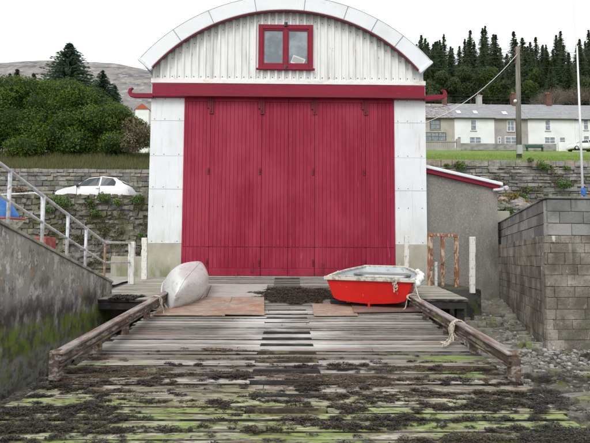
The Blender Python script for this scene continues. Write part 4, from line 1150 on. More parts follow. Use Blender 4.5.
# ------------------------------------------------------------ plants
def leaves(mb, n, blobs, size, up_bias=.3, shell=.75, tonebias=0, mi=0, nsc=1.2):
    tot = sum(b[3] * b[4] + b[3] * b[5] + b[4] * b[5] for b in blobs)
    for b in blobs:
        cx, cy, cz, rx, ry, rz = b
        k = int(n * (rx * ry + rx * rz + ry * rz) / tot)
        for _ in range(k):
            v = Vector((random.gauss(0, 1), random.gauss(0, 1), random.gauss(0, 1))).normalized()
            q_ = shell + (1 - shell) * R() if R() < .85 else R()
            q_ *= 1 + .16 * noise.noise(Vector((cx + v.x * 2.3, cy + v.y * 2.3, cz + v.z * 2.3)))
            p = Vector((cx + v.x * rx * q_, cy + v.y * ry * q_, cz + v.z * rz * q_))
            nr = (v + Vector((U(-1, 1), U(-1, 1), U(-1, 1))) * .9).normalized()
            a = nr.cross(Vector((U(-1, 1), U(-1, 1), U(-1, 1)))).normalized(); b2 = nr.cross(a)
            s = size * U(.6, 1.3)
            t_ = min(max(.5 + .55 * noise.noise(p * nsc) + U(-.25, .25) + tonebias, 0), 1)
            mb.add([p - a * s, p - b2 * s * .5, p + a * s, p + b2 * s * .5], [(0, 1, 2, 3)], t_, mi)

# big hedge of evergreens at left
HY = 34
hg = thing('evergreen_shrubs', (-15, HY, 7), 'large rounded mass of bright green evergreen shrubs above the road wall', 'shrubs')
blobs = []
random.seed(21)
prof_ = [(-20, 80), (0, 80), (20, 79), (45, 80), (66, 80), (85, 86), (105, 97), (120, 103), (132, 111), (143, 121)]
px = -40
while px < 146:
    ytop = interp(px, prof_); 
    for row in range(6):
        r = U(.85, 1.45) if px < 120 else U(.6, .9)
        py_c = ytop + r * F / HY * .8 + row * 15 + U(-3, 3)
        if py_c > 153: break
        yy = HY + U(-.8, .8) - row * .35
        p = P(px + U(-6, 6), py_c, yy)
        blobs.append((p.x, p.y, p.z, r * U(1, 1.3), r * 1.1, r * U(.8, 1)))
    px += 11
mb = MB(); leaves(mb, 125000, blobs, .078, shell=.72, nsc=.9)
mb.build('foliage', m_leaf, hg)
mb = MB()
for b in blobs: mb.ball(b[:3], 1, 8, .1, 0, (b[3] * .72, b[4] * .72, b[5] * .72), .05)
mb.build('shade_core', mat('shade_leaf', (.016, .034, .008), .9), hg)  # dark solid cores standing in for the shade inside the shrubs
# brown scrub at the right end of the hedge
sc_ = thing('brown_scrub', tuple(P(140, 150, 31)), 'brown twiggy scrub between the evergreen shrubs and the boathouse', 'shrub')
mb = MB(); bl_ = []
for k in range(12):
    p = P(U(126, 152), U(124, 150), U(30.5, 32)); bl_.append((p.x, p.y, p.z, .6, .5, .6))
leaves(mb, 5000, bl_, .07); mb.build('twigs', m_brown, sc_)

# grass on bank and along wall tops
def tufts(name, n, smp, h, m, label):
    mb = MB()
    for _ in range(n):
        x, y, z = smp(); a = U(0, 6.28); w = h * .07; hh = h * U(.5, 1.3); lx, ly = U(-.4, .4) * hh, U(-.4, .4) * hh
        dx, dy = math.cos(a) * w, math.sin(a) * w
        mb.add([(x - dx, y - dy, z), (x + dx, y + dy, z), (x + lx, y + ly, z + hh)], [(0, 1, 2)], R())
    return tag(mb.build(name, m), label, 'grass', kind='stuff')
def s1():
    y = U(28.5, 33.5); x = U(-.66, -.10) * y; return x, y, near(x, y) - .03
tufts('rough_grass', 26000, s1, .42, m_dryblade, 'rough dry grass on the bank above the road wall')
def s2():
    y = 22.3 + R() ** 2 * 20; x = U(.15, .68) * y; return x, y, near(x, y) - .03
tufts('grass', 22000, s2, .16, m_blade, 'bright green grass strip above the tall rubble wall')

mb = MB()
random.seed(404)
for k in range(150):
    px, py = U(-5, 150), U(203, 268); p = P(px, py, 19.86)
    if noise.noise(Vector((px * .05, py * .07, 9))) < -.1: continue
    leaves(mb, 60, [(p.x, 19.88, p.z, U(.12, .34), .08, U(.06, .22))], .04, nsc=2)
tag(mb.build('wall_growth', mat('wall_growth_leaf', [(.10, .075, .045), (.14, .12, .06), (.09, .12, .04), (.16, .14, .10)], .9)), 'brown and dull green growth matted over the rubble retaining wall', 'weeds', kind='stuff')
mb = MB()
for k in range(70):
    px, py = U(495, 592), U(168, 206); p = P(px, py, 21.8)
    if noise.noise(Vector((px * .05, py * .07, 19))) < .05: continue
    leaves(mb, 40, [(p.x, 21.86, p.z, U(.12, .4), .08, U(.05, .16))], .045, nsc=2)
tag(mb.build('wall_growth', m_brown), 'brownish growth in the joints of the tall wall above the block wall', 'weeds', kind='stuff')
def wallplant(px, py, Y, r, label, m=m_leafl, n=500, size=.045):
    p = P(px, py, Y); t = thing('wall_plant', tuple(p), label, 'plant', 'plants growing on the stone walls')
    mb = MB(); b = [(p.x + U(-r, r) * .5, p.y + U(-.05, .05), p.z + U(-r, r) * .3, r * U(.5, .8), r * .5, r * U(.4, .6)) for _ in range(5)]
    leaves(mb, n, b, size); mb.build('foliage', m, t)
    mb = MB(); mb.tube([(p.x, p.y + .3, p.z - r * .5), (p.x, p.y, p.z)], .02, 5); mb.build('stem', m_bark, t)
for a in [(61, 203, 19.8, .42, 'largest green plant on the left rubble wall, near the front of the white car', m_leafl, 900),
          (47, 211, 19.8, .25, 'green plant lower left of the largest wall plant', m_leafl, 350),
          (88.5, 201, 19.8, .16, 'small green tuft on the wall just under the car door', m_leafl, 200),
          (103, 198.5, 19.75, .32, 'bright green clump on the wall top below the car rear window', m_leafl, 700),
          (117, 202, 19.75, .24, 'green clump on the wall top below the rear of the car', m_leafl, 350),
          (137, 199.5, 19.75, .28, 'green clump on the wall top nearest the boathouse corner', m_leafl, 450),
          (97, 213, 19.75, .24, 'single green tuft in the middle of the left rubble wall', m_leafl, 350),
          (139, 236, 19.75, .18, 'low green tuft on the rubble wall beside the boathouse corner', m_leafl, 200),
          (20, 190, 19.75, .28, 'greyish grass tuft on the wall above the blue boat', m_brown, 350),
          (459, 166, 21.8, .30, 'green tuft high on the tall wall, above the lean-to roof', m_leafl, 450),
          (447, 165, 21.8, .14, 'tiny tuft on the tall wall, left of the green tuft above the lean-to', m_leafl, 120),
          (544, 165, 21.75, .34, 'bright green plant just below the coping, right of the utility pole', m_leafl, 600),
          (530, 160, 21.8, .20, 'small plant in the coping beside the utility pole', m_leafl, 220),
          (565, 184, 21.6, .34, 'dense green clump in the middle of the tall wall, left of the white mast', m_leafl, 600),
          (567, 168, 21.8, .18, 'small green tuft on the tall wall above the dense clump', m_leafl, 180),
          (529, 190, 21.7, .16, 'small green tuft low on the tall wall above the mossy stones', m_leafl, 160),
          (523, 196, 19.0, .22, 'green weed among the mossy stones', m_leafl, 220),
          (510, 199, 17.6, .38, 'rust brown moss clump on the stones beside the lean-to', m_moss, 700),
          (503, 205, 16.8, .34, 'yellow brown moss clump on the stub wall edge', m_moss, 600),
          (525, 204, 17.6, .26, 'reddish moss clump behind the block wall slope', m_moss, 400),
          (511, 213, 16.0, .20, 'green moss where the stub wall meets the block wall', m_leafl, 300)]:
    wallplant(*a, size=.04)

# ------------------------------------------------------------ trees
def conifer_mesh(h, r, seed, m, tiers=26, per_=9, droop=.25, bare=.10, top=.75, qs=.42):
    random.seed(seed); mb = MB(); n = int(tiers * per_ * 1.15); lean = U(0, 6.28)
    for i in range(n):
        f = bare + (1 - bare) * (R() ** 1.05)
        z0 = f * h; a = U(0, 6.283)
        lump = 1 + .28 * noise.noise(Vector((math.cos(a) * 1.3, math.sin(a) * 1.3, z0 * .55 + seed)))
        rr = r * (1 - f) ** top * lump + .10; L = rr * U(.55, 1.15); nq = max(2, int(L / qs * 1.35))
        dr = droop * U(-.3, 1.6)
        for j in range(nq):
            t_ = (j + .5) / nq; x = math.cos(a) * L * t_; y = math.sin(a) * L * t_
            z = z0 - dr * L * t_ ** 1.3 + U(-.2, .2) * qs
            s = qs * U(.5, 1.0) * (1.05 - .5 * t_)
            nr = Vector((U(-1, 1), U(-1, 1), 1)).normalized(); d = Vector((math.cos(a), math.sin(a), -dr * .7)).normalized()
            b = nr.cross(d).normalized(); c = Vector((x, y, z))
            tn = min(max(.5 + .5 * noise.noise(c * .9) + U(-.35, .35), 0), 1)
            mb.add([c - d * s - b * s * .2, c - b * s * .55, c + d * s * 1.2, c + b * s * .55], [(0, 1, 2, 3)], tn)
    for k in range(5):
        a = k * 1.26; q = Vector((math.cos(a) * .10, math.sin(a) * .10, 0))
        mb.add([q + Vector((0, 0, h * .90)), -q + Vector((0, 0, h * .92)), (0, 0, h * (1.04 - k * .005))], [(0, 1, 2)], .5)
    return mb
def trunk_mesh(h, r):
    mb = MB(); mb.tube([(0, 0, -1), (0, 0, h * .5), (0, 0, h * .97)], [r, r * .6, r * .08], 8); return mb
def make_conifer(h, r, seed, m, label, group, **k):
    t = thing('conifer', (0, 0, 0), label, 'tree', group)
    a = conifer_mesh(h, r, seed, m, **k); a.world = False; a.build('crown', m, t)
    b = trunk_mesh(h, h * .014 + .05); b.world = False; b.build('trunk', m_bark, t)
    return t
GRP = 'conifers of the plantation behind the cottages'
LBL = 'dark green conifer in the dense plantation behind the white cottages'
kk = dict(per_=30, bare=.02, qs=.36)
protos = [make_conifer(15, 4.6, 31, m_needle, LBL, GRP, top=.9, **kk), make_conifer(17, 4.4, 32, m_needle, LBL, GRP, tiers=30, top=.95, **kk),
          make_conifer(13.5, 4.8, 33, m_needle, LBL, GRP, top=.8, **kk), make_conifer(16, 4.1, 34, m_needle, LBL, GRP, tiers=32, droop=.1, top=.85, **kk), make_conifer(14.5, 4.4, 35, m_needle3, LBL, GRP, top=.7, droop=.05, **kk), make_conifer(16.5, 4.0, 36, m_needle, LBL, GRP, top=.8, tiers=30, droop=.35, **kk)]
random.seed(5)
rows = [(97, 4.0, 0.75), (103, 3.6, .88), (109, 3.2, 1.0), (115, 3.0, 1.05), (121, 2.8, 1.1), (127, 2.6, 1.15), (132, 2.3, 1.15)]
used = set(); cnt = 0
for (ry, stp, sc) in rows:
    x = .255 * ry
    while x < .66 * ry:
        i = random.randrange(6)
        if i in used: o = copy_tree(protos[i])
        else: o = protos[i]; used.add(i)
        yy = ry + U(-2.5, 2.5); xx = x + U(-1.2, 1.2); s = sc * U(.72, 1.10)
        if ry == 96 and (x / ry > .50): s *= .55
        o.location = (xx, yy, hill(xx, yy) - .3); o.scale = (s, s, s); o.rotation_euler[2] = U(0, 6.28)
        x += stp * U(.7, 1.3)
# left trees
cd = make_conifer(13, 7.2, 41, m_needle2, 'broad dark cedar standing above the green shrubs, tallest tree at the left', None, tiers=30, per_=46, droop=.02, bare=.15, top=.78, qs=.40)
p = P(70, 42, 60); cd.location = (p.x, 60, p.z - 13.2); cd.name = 'cedar'
for px, py, Y, h, r, lab in ((103, 71, 64, 9, 5.0, 'small conical conifer right of the broad cedar'), (17.5, 70, 70, 8, 1.9, 'small pointed conifer left of the cedar, behind the shrubs'),
                             (10, 74, 72, 8, 1.6, 'smallest conifer tip at far left behind the shrubs'), (34, 74, 70, 7.5, 2.2, 'low conifer tip between the far left tips and the cedar'), (115, 86, 66, 8, 3.0, 'low dark conifer just above the right end of the shrubs')):
    c_ = make_conifer(h, r, int(px), m_needle2, lab, None, tiers=22, per_=32, qs=.34)
    p = P(px, py, Y); c_.location = (p.x, Y, p.z - h)
# lighter broadleaf trees among the conifers
def broad(px, pyt, Y, rx, rz, m, label, n=7000, size=.22):
    p = P(px, pyt, Y); gz = hill(p.x, Y); t = thing('broadleaf_tree', (p.x, Y, gz), label, 'tree')
    mb = MB(); bl = []
    for k in range(11):
        bl.append((p.x + U(-rx, rx) * .6, Y + U(-rx, rx) * .5, p.z - rz + U(-.7, .6) * rz, rx * U(.35, .55), rx * U(.35, .5), rz * U(.3, .45)))
    leaves(mb, n, bl, size, shell=.65, nsc=.5); mb.build('crown', m, t)
    mb = MB(); mb.tube([(p.x, Y, gz - .5), (p.x, Y, p.z - rz)], [.3, .12], 8)
    for k in range(6):
        b = bl[k]; mb.tube([(p.x, Y, p.z - rz * 1.8), b[:3]], [.12, .03], 5)
    mb.build('trunk', m_bark, t)
broad(470, 66, 97, 3.0, 3.8, m_needle3, 'lighter olive green tree in front of the dark conifers, left of the utility pole')
broad(490, 63, 96, 2.0, 4.0, m_mid, 'pale green tree just left of the utility pole', 5000)
broad(448, 68, 95, 2.8, 3.4, m_needle3, 'rounded dark olive tree at the left end of the plantation')
broad(531, 68, 97, 2.2, 3.6, m_mid, 'pale green tree top just right of the utility pole', 5000)
broad(508, 80, 94, 2.2, 2.6, m_needle3, 'olive tree directly behind the utility pole')
broad(583, 72, 92, 3.0, 3.4, m_needle3, 'green tree at the right edge behind the cottages', 4000)
broad(434, 78, 93, 2.6, 3.0, m_needle3, 'small olive tree beside the boathouse roof end', 4000)
# bare trees
def bare(px, pyt, Y, h, spread, label, seed):
    random.seed(seed); p = P(px, pyt, Y); base = Vector((p.x, Y, p.z - h)); t = thing('bare_tree', tuple(base), label, 'tree')
    mb = MB(); tips = []
    def grow(a, d, L, r, lev):
        b = a + d * L; mid = (a + b) / 2 + Vector((U(-.08, .08), U(-.08, .08), 0)) * L
        mb.tube([a, mid, b], [r, r * .85, r * .65], 4 if lev > 1 else 6)
        if lev == 5: return
        for _ in range(5 if lev < 3 else 3):
            nd = (d + Vector((U(-1, 1), U(-1, 1), U(-.35, .6))) * spread).normalized()
            grow(mid.lerp(b, U(.2, 1)), nd, L * U(.6, .84), r * .55, lev + 1)
    grow(base, Vector((0, 0, 1)), h * .30, .16, 0)
    mb.build('branches', m_twig, t)
bare(558, 73, 92, 11, 1.0, 'large leafless bushy tree behind the right white cottage', 3)
bare(543, 79, 91, 9.5, 1.0, 'smaller leafless tree behind the grey slate roof, right of the pole', 4)
bare(573, 78, 91, 9.5, 1.0, 'leafless tree at the right edge, beside the large bare one', 6)
random.seed(77)

# ------------------------------------------------------------ cottages
CY = 78
def cx(px, py=130, Y=CY): return P(px, py, Y).x
def cz(py, px=510, Y=CY): return P(px, py, Y).z
zg = 16.5; ze = cz(118.5); zr = cz(104.5, Y=CY + 3.6)
def cottage(px0, px1, wall, roofm, label, windows, chim, dz=0, skylights=(), eave=None, doors=()):
    x0, x1 = cx(px0), cx(px1); e = (ze if eave is None else cz(eave)) + dz; rz = zr + dz
    t = thing('terraced_cottage', ((x0 + x1) / 2, CY, zg), label, 'cottage', 'terraced cottages on the hill')
    mb = MB(); mb.bx(x0 + .01, x1 - .01, CY, CY + 7.0, zg - 1.5, e); mb.build('wall', wall, t)
    mb = MB(); th = .16
    mb.add([(x0, CY - .35, e - .05), (x1, CY - .35, e - .05), (x1, CY + 3.6, rz), (x0, CY + 3.6, rz), (x1, CY + 7.3, e - .05), (x0, CY + 7.3, e - .05),
            (x0, CY - .35, e - .05 - th), (x1, CY - .35, e - .05 - th), (x1, CY + 7.3, e - .05 - th), (x0, CY + 7.3, e - .05 - th)],
           [(0, 1, 2, 3), (3, 2, 4, 5), (6, 7, 1, 0), (5, 4, 8, 9), (0, 3, 5, 9, 6), (1, 7, 8, 4, 2), (6, 9, 8, 7)])
    rf = mb.build('roof', roofm, t)
    mb = MB(); mb.tube([(x0, CY - .42, e - .12), (x1, CY - .42, e - .12)], .06, 6); mb.build('gutter', m_dframe, t)
    for s0, s1 in skylights:
        a, b = cx(s0), cx(s1); mb = MB()
        k = .35; zq = (e - .05) + (rz - e) * k; yq = CY - .35 + 3.95 * k
        mb.box(((a + b) / 2, yq, zq + .1), (b - a, 1.0, .08), Matrix.Rotation(math.atan2(rz - e, 3.95), 3, 'X')); mb.build('skylight', m_cwhite, rf)
    for (cx0, cx1, ytop, mm) in chim:
        a, b = cx(cx0, 100), cx(cx1, 100); zc_ = P(500, ytop, CY + 3.6).z
        mb = MB(); mb.bx(a, b, CY + 3.2, CY + 4.1, rz - .6, zc_ - .28); mb.bx(a - .06, b + .06, CY + 3.14, CY + 4.16, zc_ - .28, zc_ - .14); ch = mb.build('chimney', mm, rf)
        for q_ in (.3, .7):
            mb = MB(); mb.tube([(a + (b - a) * q_, CY + 3.65, zc_ - .16), (a + (b - a) * q_, CY + 3.65, zc_ + .25)], [.11, .09], 8); mb.build('chimney_pot', m_pot, rf)
    for (a0, a1, b0, b1, fm, nm) in windows:
        xa, xb, za, zb_ = cx(a0), cx(a1), cz(b1), cz(b0)
        f = MB(); w = .09
        f.bx(xa, xa + w, CY - .05, CY + .02, za, zb_); f.bx(xb - w, xb, CY - .05, CY + .02, za, zb_); f.bx(xa + w, xb - w, CY - .05, CY + .02, zb_ - w, zb_); f.bx(xa + w, xb - w, CY - .05, CY + .02, za, za + w)
        for k in range(1, nm): xm = xa + (xb - xa) * k / nm; f.bx(xm - .035, xm + .035, CY - .045, CY + .02, za + w, zb_ - w)
        f.bx(xa + w, xb - w, CY - .042, CY + .02, (za + zb_) / 2 - .03, (za + zb_) / 2 + .03)
        wn = f.build('window', fm, t)
        g = MB(); g.bx(xa + w, xb - w, CY - .025, CY - .004, za + w, zb_ - w); g.build('pane', m_glass, wn)
        g = MB(); g.bx(xa - .06, xb + .06, CY - .12, CY - .003, za - .09, za - .002); g.build('sill', m_chg, wn)
    return t
cottage(400, 454.5, m_cbeige, m_slatem, 'beige roughcast cottage with mottled roof, next to the boathouse wall', [(430, 440.5, 120.5, 130, m_dframe, 1), (424, 446, 133, 141.5, m_dframe, 3), (408, 416, 120.5, 130, m_dframe, 1)], [(449.7, 453.6, 96, m_brick)], skylights=())
cottage(454.5, 494.5, m_cwhite, m_slate, 'white cottage with two roof lights, left of the utility pole', [(470.5, 476.5, 120, 131, m_wframe, 1), (469, 481, 137, 144, m_wframe, 2), (457, 461, 137, 144, m_wframe, 1)], [(485.5, 490, 95.5, m_chg)], skylights=((459, 463), (476, 480)), dz=.05)
cottage(494.5, 528, m_cstone, m_slate, 'grey rendered cottage directly behind the utility pole', [(507, 514.5, 120.5, 131.5, m_wframe, 2), (504.5, 517, 136.5, 144, m_wframe, 2), (497.5, 500.5, 137, 144, m_wframe, 1)], [(521.5, 525.5, 93, m_brick)], skylights=((505.5, 510),), dz=-.04)
cottage(528, 575, m_cwhite, m_slate, 'long white cottage right of the utility pole, left of the mast', [(545, 550.5, 119.5, 130.5, m_wframe, 1), (544, 555, 136.5, 143.5, m_wframe, 2), (559, 565, 136.5, 143.5, m_wframe, 1)], [(557.3, 562.5, 93, m_brick)], dz=.02)
cottage(575, 640, m_cwhite, m_slate, 'white cottage cut by the right edge of the picture, right of the mast', [(583.5, 588.5, 118.5, 129.5, m_wframe, 1), (583, 589, 135, 143, m_wframe, 1), (600, 606, 118.5, 129.5, m_wframe, 1)], [(605, 610, 93, m_brick)], dz=-.03)
# garden walls in front
mb = MB(); y_ = 74.0; mb.bx(cx(459, Y=y_), cx(556, Y=y_), y_, y_ + .3, cz(150.5, Y=y_), cz(143.5, Y=y_)); tag(mb.build('garden_wall', m_mwall, bevel=.03), 'low grey garden wall running before the cottages', 'wall')
mb = MB(); mb.bx(cx(558, Y=y_), cx(640, Y=y_), y_, y_ + .3, cz(151, Y=y_), cz(141.5, Y=y_)); tag(mb.build('garden_wall', m_cwhite, bevel=.03), 'low white garden wall at the right edge before the cottages', 'wall')
bl_t = thing('balustrade', (cx(440, Y=y_), y_, cz(149, Y=y_)), 'pale stone balustrade before the beige cottage', 'balustrade')
mb = MB(); a, b = cx(415, Y=y_), cx(457, Y=y_); z0_, z1_ = cz(149.5, Y=y_), cz(141.5, Y=y_)
mb.bx(a, b, y_, y_ + .3, z0_ - .2, z0_ + .15); mb.bx(a, b, y_, y_ + .3, z1_ - .15, z1_); mb.build('rails', m_cstone, bl_t)
mb = MB(); x = a + .2
while x < b: mb.tube([(x, y_ + .15, z0_ + .1), (x, y_ + .15, (z0_ + z1_) / 2), (x, y_ + .15, z1_ - .1)], [.05, .09, .05], 6); x += .32
mb.build('balusters', m_cstone, bl_t)
mb = MB(); mb.bx(b - .1, b + .5, y_ - .1, y_ + .4, z0_ - .2, z1_ + .35); mb.build('pier', m_cstone, bl_t)
# benches on the grass
def bench(px, pyb, Y, w, label):
    p = P(px, pyb, Y); t = thing('park_bench', tuple(p), label, 'bench')
    mb = MB(); mb.bx(p.x - w / 2, p.x + w / 2, Y - .2, Y + .25, p.z + .42, p.z + .47); mb.build('seat', m_bench, t)
    mb = MB(); mb.bx(p.x - w / 2, p.x + w / 2, Y + .27, Y + .31, p.z + .55, p.z + .9); mb.build('backrest', m_bench, t)
    for s in (-1, 1):
        mb = MB(); mb.bx(p.x + s * w * .42 - .04, p.x + s * w * .42 + .04, Y - .18, Y + .31, p.z - .2, p.z + .42); mb.build('leg', m_bench, t)
bench(535, 150.5, 70, 2.6, 'dark green bench on the grass, right of the utility pole')
# white parked van behind garden wall, right
def car(name, L, W, H, loc, rz, label, m, cat='car'):
    t = thing(name, loc, label, cat, rz=rz)
    st = [0, .06, .18, .5, .85, 1.0, 1.25, 1.55, 2.2, 2.75, 3.05, 3.3, 3.44, 3.5]
    belt = [.55, .68, .76, .86, .93, .95, .96, .965, .98, .99, .98, .92, .84, .60]
    topz = [.56, .70, .79, .90, .965, 1.02, 1.22, 1.40, 1.49, 1.43, 1.29, 1.06, .86, .61]
    hw_ = [.52, .66, .74, .80, .82, .82, .82, .82, .82, .81, .79, .75, .70, .60]
    tw = [.46, .58, .64, .68, .68, .66, .60, .56, .57, .55, .54, .60, .64, .56]
    k, kw_, kh = L / 3.5, W / 1.64, H / 1.49
    vs = []; fs = []; ns = 7
    for x, b, tz, h, w in zip(st, belt, topz, hw_, tw):
        half = [(h * .85, .20), (h * .98, .34), (h, .58), (h * .985, b), (w + .015, tz - .05 if tz - b > .08 else tz - .02), (w * .8, tz - .01), (0, tz)]
        ring = [(-a, c) for a, c in half] + [(a, c) for a, c in reversed(half[:-1])]
        for a, c in ring: vs.append((a * kw_, 0, 0)); vs[-1] = (x * k - L / 2, a * kw_, c * kh)
    n_ = 13
    for i in range(len(st) - 1):
        for j in range(n_ - 1): a = i * n_ + j; fs.append((a, a + 1, a + n_ + 1, a + n_))
        fs.append((i * n_ + n_ - 1, i * n_, (i + 1) * n_, (i + 1) * n_ + n_ - 1))
    fs += [tuple(range(n_ - 1, -1, -1)), tuple((len(st) - 1) * n_ + j for j in range(n_))]
    mb = LB(); mb.add(vs, fs); b = mb.build('body', m, t, smooth=True)
    b.modifiers.new('e', 'EDGE_SPLIT').split_angle = math.radians(50)
    # side windows follow the tumblehome
    def sidept(x, f, s):
        bz = interp(x, list(zip(st, belt))); tz = interp(x, list(zip(st, topz))) - .05; h = interp(x, list(zip(st, hw_))) * .985; w = interp(x, list(zip(st, tw))) + .015
        return Vector((x * k - L / 2, s * ((h + (w - h) * f) * kw_ + .012), (bz + (tz - bz) * f) * kh))
    for s in (-1, 1):
        for xs_w in ([1.12, 1.3, 1.6, 2.0, 2.12], [2.2, 2.45, 2.7, 2.86]):
            vs = []; fs = []
            for i, x in enumerate(xs_w):
                lo = .03; hi = .96
                if x in (1.12,): hi = .30
                if x == 2.86: hi = .62
                vs += [sidept(x, lo, s), sidept(x, hi, s)]
            for i in range(len(xs_w) - 1): fs.append((2 * i, 2 * i + 2, 2 * i + 3, 2 * i + 1))
            mb = LB(); mb.add(vs, fs); o = mb.build('side_window', m_darkglass, t); so = o.modifiers.new('s', 'SOLIDIFY'); so.thickness = .01; so.offset = 0
    # windscreen, rear window
    def rowq(xa, xb, nm):
        za, zb_ = interp(xa, list(zip(st, topz))), interp(xb, list(zip(st, topz))); wa, wb = interp(xa, list(zip(st, tw))) * .92, interp(xb, list(zip(st, tw))) * .92
        mb = LB(); mb.add([((xa * k - L / 2), -wa * kw_, za * kh + .012), (xa * k - L / 2, wa * kw_, za * kh + .012), (xb * k - L / 2, wb * kw_, zb_ * kh + .012), (xb * k - L / 2, -wb * kw_, zb_ * kh + .012)], [(0, 1, 2, 3)])
        o = mb.build(nm, m_darkglass, t); so = o.modifiers.new('s', 'SOLIDIFY'); so.thickness = .012
    rowq(1.03, 1.5, 'windscreen'); rowq(2.85, 3.22, 'rear_window')
    for x in (.62, 2.92):
        for s in (-1, 1):
            mb = LB(); xx = x * k - L / 2; mb.tube([(xx, s * (W / 2 - .20), .29), (xx, s * (W / 2 + .01), .29)], .29, 20); wh = mb.build('wheel', m_tyre, t, smooth=False)
            mb = LB(); mb.tube([(xx, s * (W / 2 + .0), .29), (xx, s * (W / 2 + .02), .29)], .18, 16); mb.build('hubcap', m_chrome, wh)
    for s in (-1, 1):
        mb = LB(); mb.ball((1.17 * k - L / 2, s * (W / 2 + .06), 1.0 * kh), .09, 8, sq=(.8, .8, 1)); mb.build('wing_mirror', m_steel, t, smooth=True)
        mb = LB(); mb.bx(2.0 * k - L / 2, 2.16 * k - L / 2, s * (W / 2 + .005) - .012, s * (W / 2 + .005) + .012, .86 * kh, .885 * kh); mb.build('door_handle', m_chrome, t)
        mb = LB(); mb.ball((.14 * k - L / 2, s * .56 * kw_, .68 * kh), .09, 10); mb.build('headlight', m_chrome, t, smooth=True)
        mb = LB(); mb.ball((3.42 * k - L / 2, s * .62 * kw_, .78 * kh), .07, 8, sq=(.6, 1, 1.4)); mb.build('tail_light', m_lamp, t, smooth=True)
        # door seam
        mb = LB(); y_s = s * (.82 * kw_ + .003)
        for x in (1.12, 2.16): mb.bx(x * k - L / 2 - .006, x * k - L / 2 + .006, y_s - .006, y_s + .006, .3, .94 * kh)
        mb.build('door_seam', m_steel, t)
    return t
pcar = P(97, 195, 23.6)
car('parked_car', 3.45, 1.64, 1.50, (pcar.x, 23.6, 2.25), 0, 'small white hatchback parked behind the left rubble wall, facing left', m_carw)
pv = P(577, 150, 72)
car('parked_car', 4.2, 1.8, 1.55, (pv.x + .8, 72, hill(pv.x + .8, 72) + .1), 0, 'white car mostly cut off at the right edge before the cottages', m_carw)

# far red roofed house left
t = thing('white_house', tuple(P(141, 112, 140)), 'tiny white house with orange roof glimpsed between shrubs and boathouse', 'house')
p = P(141, 111, 140)
mb = MB(); mb.bx(p.x - 1.6, p.x + 2.2, 140, 146, p.z - 12, p.z + .5); mb.build('wall', m_cwhite, t)
mb = MB(); mb.prism([(p.x - 1.8, p.z + .5), (p.x + 2.4, p.z + .5), (p.x + .3, p.z + 2.2)], 139.8, 146.2); mb.build('roof', m_rroof, t)

# ------------------------------------------------------------ poles and cables
up_ = P(519, 157, 30); ut = P(517.5, 47, 30)
ub = Vector((up_.x, 30, hill(up_.x, 30) - .3))
pl = thing('utility_pole', tuple(ub), 'tall grey wooden utility pole standing behind the tall rubble wall', 'utility pole')
mb = MB(); mb.tube([ub, ub.lerp(ut, .5), ut], [.165, .15, .125], 12); mb.build('pole', m_pole, pl, smooth=True)
mb = MB(); c = P(519.5, 150, 29.75); mb.bx(c.x - .15, c.x + .15, 29.65, 29.85, c.z - .25, c.z + .3); mb.build('junction_box', m_chg, pl, bevel=.01)
mb = MB(); c = P(515.2, 101, 29.9); mb.ball(c, .10, 10); mb.build('lamp', m_cwhite, pl)
for i, dz in enumerate((0, .28, .56, .84)):
    for s in (-1, 1):
        mb = MB(); c = ut + Vector((s * .19, -.02, -.15 - dz)); mb.tube([c - Vector((0, 0, .06)), c, c + Vector((0, 0, .06))], [.05, .035, .05], 8); mb.build('insulator', m_brick, pl)
    mb = MB(); c = ut + Vector((0, -.02, -.15 - dz)); mb.beam(c - Vector((.2, 0, 0)), c + Vector((.2, 0, 0)), .04, .04); mb.build('bracket', m_steel, pl)
def cable(a, b, sag, r, m, label, name='overhead_cable', group=None):
    a = Vector(a); b = Vector(b); pts = []
    for i in range(25):
        t = i / 24; p = a.lerp(b, t); p.z -= sag * 4 * t * (1 - t); pts.append(p)
    mb = MB(); mb.tube(pts, r, 6); return tag(mb.build(name, m), label, 'cable', group)
w0 = P(519, 52, 30)
cable(w0, P(405, 129, 24), .75, .016, m_cablew, 'thick white cable sagging from the utility pole down towards the boathouse')
cable(P(518.5, 57, 30), P(380, 85, 34), 2.3, .016, m_cable, 'thin dark cable sagging from the utility pole to behind the boathouse')
lab = 'thin wire strung level across the trees from the utility pole'
for i, (yl, yp, yr) in enumerate(((50.5, 48.5, 46), (54, 52, 50), (59, 56.5, 55))):
    cable(P(345, yl, 38), P(517.5, yp, 30), .12, .010, m_cable, lab + ' towards the boathouse roof', group='wires left of the pole')
    cable(P(517.5, yp, 30), P(680, yr, 34), .10, .010, m_cable, lab + ' towards the right edge', group='wires right of the pole')
for i, y in enumerate((94, 97, 100.5)):
    cable(P(300, y - 2, 88), P(700, y + 2, 88), .3, .022, m_cable, 'fine wire running just above the cottage roofs', group='wires above the cottage roofs')
for y in (65.5,):
    cable(P(-40, y - 2, 48), P(300, y + 3, 48), .2, .012, m_cable, 'thin wire crossing the hill and cedar at the left')
for y in (68,):
    cable(P(300, y, 60), P(700, y - 4, 60), .3, .015, m_cable, 'thin wire crossing the middle of the plantation')
mt = thing('white_mast', tuple(P(583, 192, 12.6)), 'tall thin white mast rising behind the block wall at the right edge', 'mast')
mb = MB(); mb.tube([P(583.2, 205, 12.6), P(580, 120, 12.6), P(577, 46, 12.6)], [.030, .026, .018], 12); mb.build('pole', m_mast, mt, smooth=True)
mb = MB(); mb.tube([P(571, -20, 12.6), P(576.8, 50, 12.6)], .008, 6); mb.build('stay', m_mast, mt)
mb = MB(); c = P(583.5, 192, 12.55); mb.ball(c, .075, 8, sq=(1, .8, 1.4), j=.2); mb.build('cloth_wrap', m_bluecl, mt)

